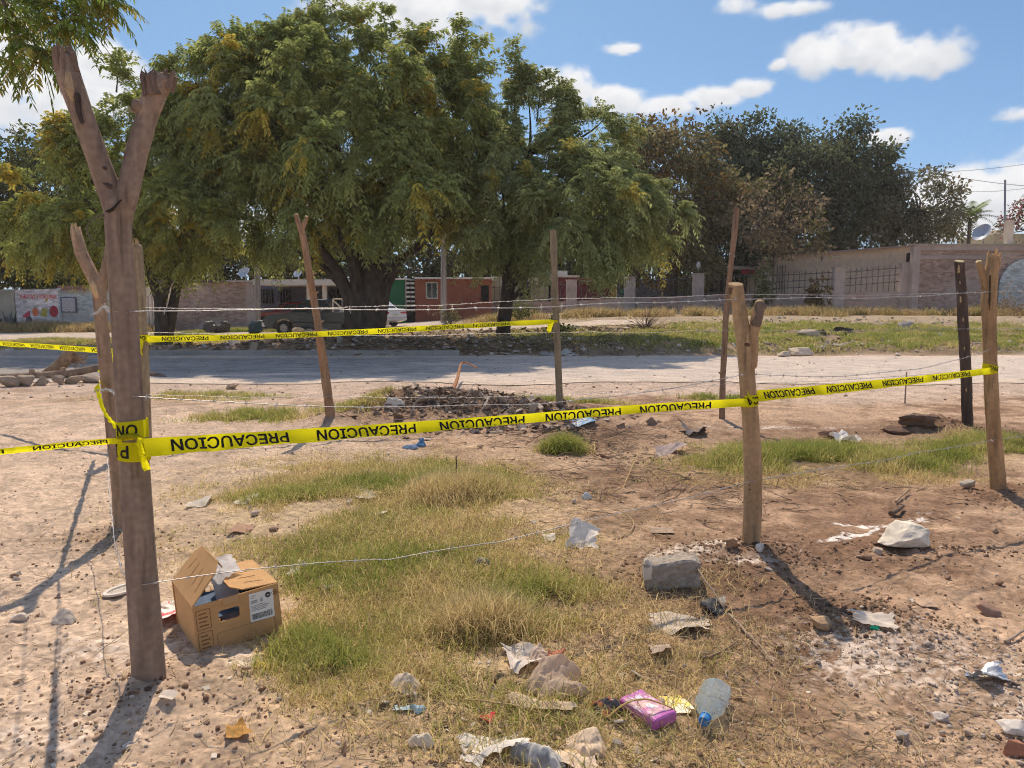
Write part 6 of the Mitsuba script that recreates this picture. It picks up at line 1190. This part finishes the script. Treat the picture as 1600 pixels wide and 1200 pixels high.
litter('dry_leaf', 'curled orange-brown dry leaf at the lower left', 'leaf', 369, 1152, 30, 22, (.46, .26, .09), 46, .35, rz=.5, curl=.2); litter('leaf', 'small yellow leaf in the grass below the box', 'leaf', 414, 1044, 22, 8, (.62, .48, .10), 47, .2); litter('paper', 'white paper flake at the lower left dirt', 'paper', 262, 1100, 22, 9, (.66, .58, .50), 48, .2)
litter('plastic_scrap', 'black plastic piece right of the concrete block', 'plastic', 1112, 957, 36, 16, (.045, .045, .05), 49, .3, mat='satin', rz=-.3); litter('paper', 'grey brown crumpled paper below the grey cardboard', 'paper', 1030, 1020, 30, 22, (.48, .38, .30), 50, .5); litter('cardboard', 'small tan cardboard square near the right stones', 'cardboard', 1446, 950, 24, 10, (.44, .31, .22), 51, .06, mat='matte')
litter('cloth', 'dark grey rag on the bare soil behind the thick stump', 'cloth', 1083, 676, 32, 10, (.16, .14, .14), 52, .5, mat='matte'); litter('paper', 'grey pinkish rubbish scraps on the soil, middle right', 'paper', 1046, 705, 40, 10, (.42, .35, .33), 53, .5); litter('wrapper', 'beige flat wrapper at the lower centre', 'wrapper', 845, 1110, 90, 14, (.62, .50, .38), 54, .3, rz=-.25)

def bottle():
    t = thing('plastic_bottle', 'dented clear plastic bottle with a blue cap lying on its side', 'bottle'); p0, p1 = G(1100, 1136), G(1121, 1088); ax = unit(p1 - p0); L = np.linalg.norm(p1 - p0) * 1.08
    pr_ = np.array([[.011, 0], [.0135, .012], [.0145, .02], [.034, .055], [.0425, .085], [.0425, .10], [.040, .105], [.0425, .11], [.0425, .15], [.040, .155], [.0425, .16], [.0425, .205], [.036, .22], [.002, .214]]); s = L / .22; an = np.linspace(0, 2 * np.pi, 37)[:-1]
    pr2 = np.stack([np.interp(np.linspace(0, 13, 53), np.arange(14), pr_[:, k]) for k in (0, 1)], -1) * s; up = np.array([0, 0, 1.0]); sd = unit(np.cross(ax, up)); up = np.cross(sd, ax)
    r = pr2[:, 0][:, None] * np.ones(36); zz = pr2[:, 1][:, None] + 0 * r; x = r * np.cos(an) * 1.12; y = r * np.sin(an) * .78; y = np.where(y > .012, .012 + (y - .012) * .75, y); q = np.stack([x * 14, y * 14, zz * 14], -1); dd = ((meshkit.fbm(q * 2.2, 3, 4) - .5) * .016 + crease(np.cos(an) * 1.0 + 0 * r, zz * 9 - 1, 5, 14) * .010) * ss(.05, .09, zz)
    x, y = x + dd * np.cos(an), y + dd * np.sin(an); o = p0 + (0, 0, .036 * s)
    v = o + x[..., None] * sd + y[..., None] * up + zz[..., None] * ax; k, n = r.shape; i, j = np.meshgrid(np.arange(k - 1), np.arange(n), indexing='ij'); j2 = (j + 1) % n; f = np.stack([i * n + j, i * n + j2, (i + 1) * n + j2, (i + 1) * n + j], -1).reshape(-1, 4)
    add('body', (v.reshape(-1, 3), f), 'clear_plastic', smooth=True, parent=t)
    cp = tube([o - ax * .010 * s, o - ax * .004 * s, o + ax * .012 * s, o + ax * .013 * s], np.array([.0155, .0175, .0175, .0165]) * s, 22); add('cap', cp, 'satin', (.03, .20, .52), smooth=30, parent=t); rg = tube([o + ax * .016 * s, o + ax * .020 * s], .018 * s, 22); add('neck_ring', rg, 'satin', (.08, .28, .58), smooth=30, parent=t)
bottle()
def pack():
    t = thing('snack_pack', 'shiny pink and purple packet lying on the ground left of the bottle', 'packet'); a, b, c = G(991, 1100), G(1023, 1088), G(1000, 1148); ux = b - a; W = np.linalg.norm(ux) * 1.05; L = np.linalg.norm(c - a) * .95; ux = unit(ux * (1, 1, 0)); uy = np.cross([0, 0, 1.0], ux)
    bm = bevel_box((0, 0, 0), (W, L, .045), .006).subdivide().subdivide().subdivide().subdivide(); v = np.array(bm.vertices); v = v + (meshkit.fbm(v * 30, 3, 2)[:, None] - .5) * .010 + np.array([0, 0, 1.0]) * crease(v[:, 0] * 14, v[:, 1] * 9, 3, 12)[:, None] * .010; col = np.where((meshkit.fbm(v * (18, 26, 30), 3, 5) > .5)[:, None], (.55, .22, .42), (.58, .38, .38)); col = np.where((meshkit.fbm(v * 55 + 9, 2, 8) > .68)[:, None], (.80, .66, .80), col); col = np.where((v[:, 2] < -.012)[:, None], (.36, .05, .32), col); col = np.where((np.abs(v[:, 1]) > L * .40)[:, None], (.48, .13, .42), col)
    ctr = (a + b) / 2 * .5 + (c + (b - a) * .5) * .5; add('packet', trimesh.Trimesh(ctr + (0, 0, .03) + v[:, :1] * ux + v[:, 1:2] * uy + v[:, 2:] * np.array([0, 0, 1.0]), bm.faces, process=False), 'gloss', col, smooth=True, parent=t)
    for y_, r_ in ((.25, .014), (-.08, .018)): q = tube([ctr + uy * L * y_ + (0, 0, .052), ctr + uy * L * y_ + (0, 0, .0555)], r_, 14); add('printed_flower', q, 'satin', (.72, .72, .86), parent=t)
pack()
def stick(label, pts, r0, r1, col, name='stick'):
    k = num(name); q = spline(pts, 14); q = q + (meshkit.fbm(q * 9, 3, 2)[:, None] - .5) * np.array([.02, .02, .01]); add(name, tube(q, np.linspace(r0, r1, 14), 7), 'wood', col, smooth=True); tag(k, label, 'stick')
up_ = lambda px, py, h: G(px, py) + (0, 0, h)
stick('straight yellow cane lying across the pink packet', [up_(950, 1131, .02), up_(1003, 1127, .085), up_(1056, 1126, .03)], .004, .003, (.62, .44, .16), 'cane'); stick('thin pale cane at the bottom left of the pink packet', [up_(720, 1105, .02), up_(800, 1117, .02), up_(893, 1145, .02)], .004, .003, (.50, .36, .18), 'cane')
stick('slim brown stick leaning from the concrete block to the soil', [up_(1068, 905, .17), up_(1100, 938, .10), up_(1130, 960, .015)], .006, .005, (.36, .27, .19)); stick('long grey stick right of the grey cardboard', [up_(1138, 970, .02), up_(1168, 1002, .02), up_(1206, 1035, .02)], .006, .004, (.38, .29, .21)); stick('brown stick below the grey cardboard, middle right', [up_(1096, 1036, .015), up_(1130, 1022, .02), up_(1152, 1008, .02)], .008, .004, (.26, .18, .12))
stick('curved forked twig standing at the top of the soil mound', [G(705, 617), up_(710, 612, .06), up_(718, 600, .28), up_(722, 595, .36), up_(746, 600, .30)], .04, .014, (.36, .17, .09), 'broken_branch'); stick('dark stick at the foot of the middle post', [up_(851, 678, .03), up_(868, 672, .04), up_(884, 666, .05)], .022, .018, (.12, .09, .07)); stick('tan stalk standing slanted in the bare soil', [G(974, 765), up_(985, 752, .10), up_(1006, 727, .24)], .006, .004, (.50, .34, .16)); stick('thin dark upright rod in the grass', [G(713, 766), up_(713, 766, .28)], .006, .005, (.10, .08, .07), 'rod'); stick('bent straw in front of the cardboard piece', [G(964, 840), up_(988, 820, .02), up_(970, 810, .03)], .005, .003, (.46, .34, .2)); stick('short brown stick on the chalk line', [up_(1392, 805, .03), up_(1405, 801, .04), up_(1411, 798, .04)], .02, .012, (.16, .11, .08)); stick('small twig in the dirt above the chalk line', [up_(1400, 785, .02), up_(1412, 775, .03), up_(1420, 770, .04)], .01, .006, (.36, .25, .17)); stick('grey stick at the right edge', [up_(1570, 1012, .01), up_(1585, 1004, .02), up_(1600, 994, .02)], .008, .006, (.34, .26, .2)); stick('thin rod standing by the far road edge at right', [G(1414, 628), up_(1414, 628, .5)], .012, .01, (.3, .24, .2), 'rod')
t = thing('flip_flop_sole', 'pale oval shoe sole at the left of the tallest post', 'shoe sole'); p = G(193, 924); k = scale_at(p)
ov = affinity.scale(Point(0, 0).buffer(1, 16), 15 * k, 28 * k); m = extrude(ov.difference(affinity.scale(ov, .72, .8)), .012); m.apply_transform(trimesh.transformations.rotation_matrix(-.5, [0, 0, 1])); m.apply_translation(p + (0, 0, .012)); add('rim', m, 'matte', (.66, .60, .54), parent=t)
m = extrude(affinity.scale(ov, .74, .82), .006); m.apply_transform(trimesh.transformations.rotation_matrix(-.5, [0, 0, 1])); m.apply_translation(p + (0, 0, .010)); add('insole', m, 'matte', (.48, .42, .37), parent=t)

# ------------------------------------------------------------------ the carton with the bag in it
def carton():
    t = thing('cardboard_box', 'open brown cardboard produce box with slotted flaps and a white label', 'cardboard box')
    fl, fr = G(309, 1021), G(441, 988); fr = fr * (1, 1, 0) + (0, 0, fl[2]); ux = unit(fr - fl); W = np.linalg.norm(fr - fl); uy = np.cross([0, 0, 1.0], ux); D, Hb = W * 1.02, .235
    z0 = min(tz(*(fl + ux * a * W + uy * b * D)[:2]) for a in (0, 1) for b in (0, 1)) - .005; tl = .07; ux = unit(ux + np.array([0, 0, tl])); uy = unit(uy - (uy @ ux) * ux); uz = np.cross(ux, uy); O = fl * (1, 1, 0) + (0, 0, z0); th = .006
    def face(poly, o, a, b, name, mat='cardboard', d=th, col=None, parent=t): m = extrude(poly, d); n = np.cross(a, b); return add(name, place(m, o, a, b, n), mat, col, parent=parent)
    hand = lambda x: sbox(x - .035, Hb * .60, x + .035, Hb * .72).buffer(.012)
    face(sbox(0, 0, W, Hb).difference(hand(W * .40)), O, ux, uz, 'front_panel'); face(sbox(0, 0, W, Hb).difference(hand(W * .5)), O + uy * D, ux, uz, 'back_panel')
    face(sbox(th, 0, D, Hb), O + ux * th, uy, uz, 'side_panel'); face(sbox(th, 0, D, Hb), O + ux * W, uy, uz, 'side_panel'); face(sbox(th, th, W - th, D - th), O + uz * .004, ux, uy, 'bottom_panel')
    LF = W * .56
    def flap(h0, h1, slots=True):
        p = Polygon([(0, 0), (D, 0), (D - .01, LF * .72), (D * .86, LF), (D * .18, LF), (.01, LF * .8)])
        if slots:
            for i in range(4): x = D * (.2 + .19 * i); p = p.difference(affinity.rotate(sbox(x - .004, LF * .22 + .014 * i, x + .004, LF * .22 + .014 * i + LF * (.42 - .03 * i)), 8 * (i - 1.5)))
        return p
    an = math.radians(47); d = ux * math.cos(an) + uz * math.sin(an)                       # left flap, half open
    face(flap(0, 0), O + uz * (Hb + .001), uy, d, 'left_flap'); e1 = O + uz * (Hb + .001) + d * LF; dn = unit(ux * math.cos(an - 1.9) + uz * math.sin(an - 1.9)); face(sbox(D * .18, 0, D * .62, .045).difference(Point(D * .28, .022).buffer(.007)).difference(Point(D * .5, .022).buffer(.007)), e1, uy, dn, 'flap_lip')
    an = math.radians(4); d = -ux * math.cos(an) + uz * math.sin(an); face(affinity.scale(flap(0, 0), 1, .93, origin=(0, 0)), O + ux * W + uz * (Hb + .003), uy, d, 'right_flap', d=-th)
    face(sbox(W * .34, -.03, W * .52, 0), O + uz * Hb - uy * .001, ux, unit(uz + uy * .5), 'torn_tab')
    lab = affinity.rotate(sbox(W * .64, Hb * .34, W * .93, Hb * .93), -2); l = face(lab, O - uy * (th + .0002), ux, uz, 'label', 'matte', .001, (.74, .73, .71))
    def pr2(poly, col=(.06, .06, .065), name='printed_mark', dep=.003): face(poly, O - uy * (th + dep - .0014), ux, uz, name, 'matte', .0008, col, parent=l)
    cx = lambda u: W * (.645 + .28 * u); cy = lambda v: Hb * (.36 + .55 * v)
    pr2(Point(cx(.80), cy(.84)).buffer(.0135, 12), name='printed_emblem'); pr2(affinity.scale(Point(cx(.80), cy(.84)).buffer(.007, 12), 1, .35), (.6, .6, .6), 'printed_emblem', .0045)
    for v_, a, b in ((.93, .05, .30), (.86, .05, .22), (.56, .05, .62), (.50, .05, .80), (.44, .05, .74), (.38, .05, .66)): pr2(sbox(cx(a), cy(v_), cx(b), cy(v_) + .003), (.3, .3, .31), 'printed_line')
    pr2(sbox(cx(.05), cy(.66), cx(.34), cy(.78)), (.38, .38, .39), 'printed_block'); pr2(sbox(cx(.46), cy(.66), cx(.56), cy(.80)), (.36, .36, .37), 'printed_block')
    g = np.random.default_rng(4); x = .05
    while x < .92: w_ = g.uniform(.008, .03); pr2(sbox(cx(x), cy(.05), cx(x + w_), cy(.26)), (.05, .05, .05), 'bar_code_line'); x += w_ + g.uniform(.012, .03)
    ink = (.23, .13, .06); em = Point(W * .955, Hb * .83); face(em.buffer(.016, 16).difference(em.buffer(.0135, 16)), O - uy * (th + .0002), ux, uz, 'printed_ring', 'matte', .001, ink); face(em.buffer(.0095, 8), O - uy * (th + .0002), ux, uz, 'printed_emblem', 'matte', .001, ink)
    for (x0, y0, x1, y1) in ((.025, .05, .19, .45), (.025, .5, .19, .9)): r_ = sbox(W * x0, Hb * y0, W * x1, Hb * y1); face(r_.difference(r_.buffer(-.003)), O - uy * (th + .0002), ux, uz, 'printed_frame', 'matte', .001, ink); [face(sbox(W * (x0 + .03), Hb * (y0 + .06 + .08 * q), W * (x1 - .03 - .02 * (q % 2)), Hb * (y0 + .09 + .08 * q)), O - uy * (th + .0002), ux, uz, 'printed_line', 'matte', .001, ink) for q in range(4)]
    r_ = sbox(W * .26, Hb * .04, W * .90, Hb * .30).buffer(.01); face(r_.difference(r_.buffer(-.0025)), O - uy * (th + .0001), ux, uz, 'printed_frame', 'matte', .001, (.3, .18, .085))
    bg = thing('plastic_bag', 'white plastic bag sticking out of the open cardboard box', 'plastic bag'); c = O + ux * W * .54 + uy * D * .66 + uz * (Hb + .035)
    for k_, (w_, h_, sd_, lean_) in enumerate(((.13, .17, 3, .25), (.12, .14, 8, -.35), (.10, .15, 14, .6))):
        q = sheet_mesh(np.zeros(3), w_, h_, sd_, .30, 26)[0]; a_, b_ = unit(ux + uy * lean_), unit(uz * .6 + ux * -.25 + uy * (.95 - .5 * k_)); n_3 = unit(np.cross(a_, b_)); add('fold', (c + (uz * -.015 + uy * .02) * k_ + q[:, :1] * a_ + q[:, 1:2] * b_ + q[:, 2:] * n_3, grid_faces(26)), 'thin', (.88, .90, .93), smooth=True, parent=bg)
    m = sheet_mesh(np.zeros(3), .12, .24, 5, .22, 20); V = m[0]; c2 = O + ux * W * .50 + uy * D * .25 + uz * (Hb * .62); tail = c2 + (V[:, :1]) * ux * .9 + V[:, 1:2] * (uz * .75 + uy * .7) + V[:, 2:] * uy * 1.2; add('tail', (tail, m[1]), 'thin', (.72, .80, .90), smooth=True, parent=bg)
    bb = thing('packing_paper', 'dark blue paper inside the cardboard box', 'paper'); q = sheet_mesh(np.zeros(3), W * .8, D * .8, 9, .12, 16); add('sheet', (O + uz * Hb * .55 + ux * W * .5 + uy * D * .5 + q[0][:, :1] * ux + q[0][:, 1:2] * uy + q[0][:, 2:] * uz * .6, q[1]), 'satin', (.04, .10, .22), smooth=True, parent=bb)
carton()

# ------------------------------------------------------------------ dust in the air
HAZE = .0006
scene['haze_air'] = {'type': 'homogeneous', 'albedo': {'type': 'rgb', 'value': [.95, .94, .92]}, 'sigma_t': HAZE}
scene['air_boundary'] = {'type': 'null'}
scene['haze'] = {'type': 'cube', 'to_world': T().translate([0, 0, 8.5]).scale([520, 520, 10.5]), 'bsdf': {'type': 'ref', 'id': 'air_boundary'}, 'interior': {'type': 'ref', 'id': 'haze_air'}}
scene['camera']['medium'] = {'type': 'ref', 'id': 'haze_air'}
tag('haze', 'thin dusty air over the lot', None, None, 'stuff')
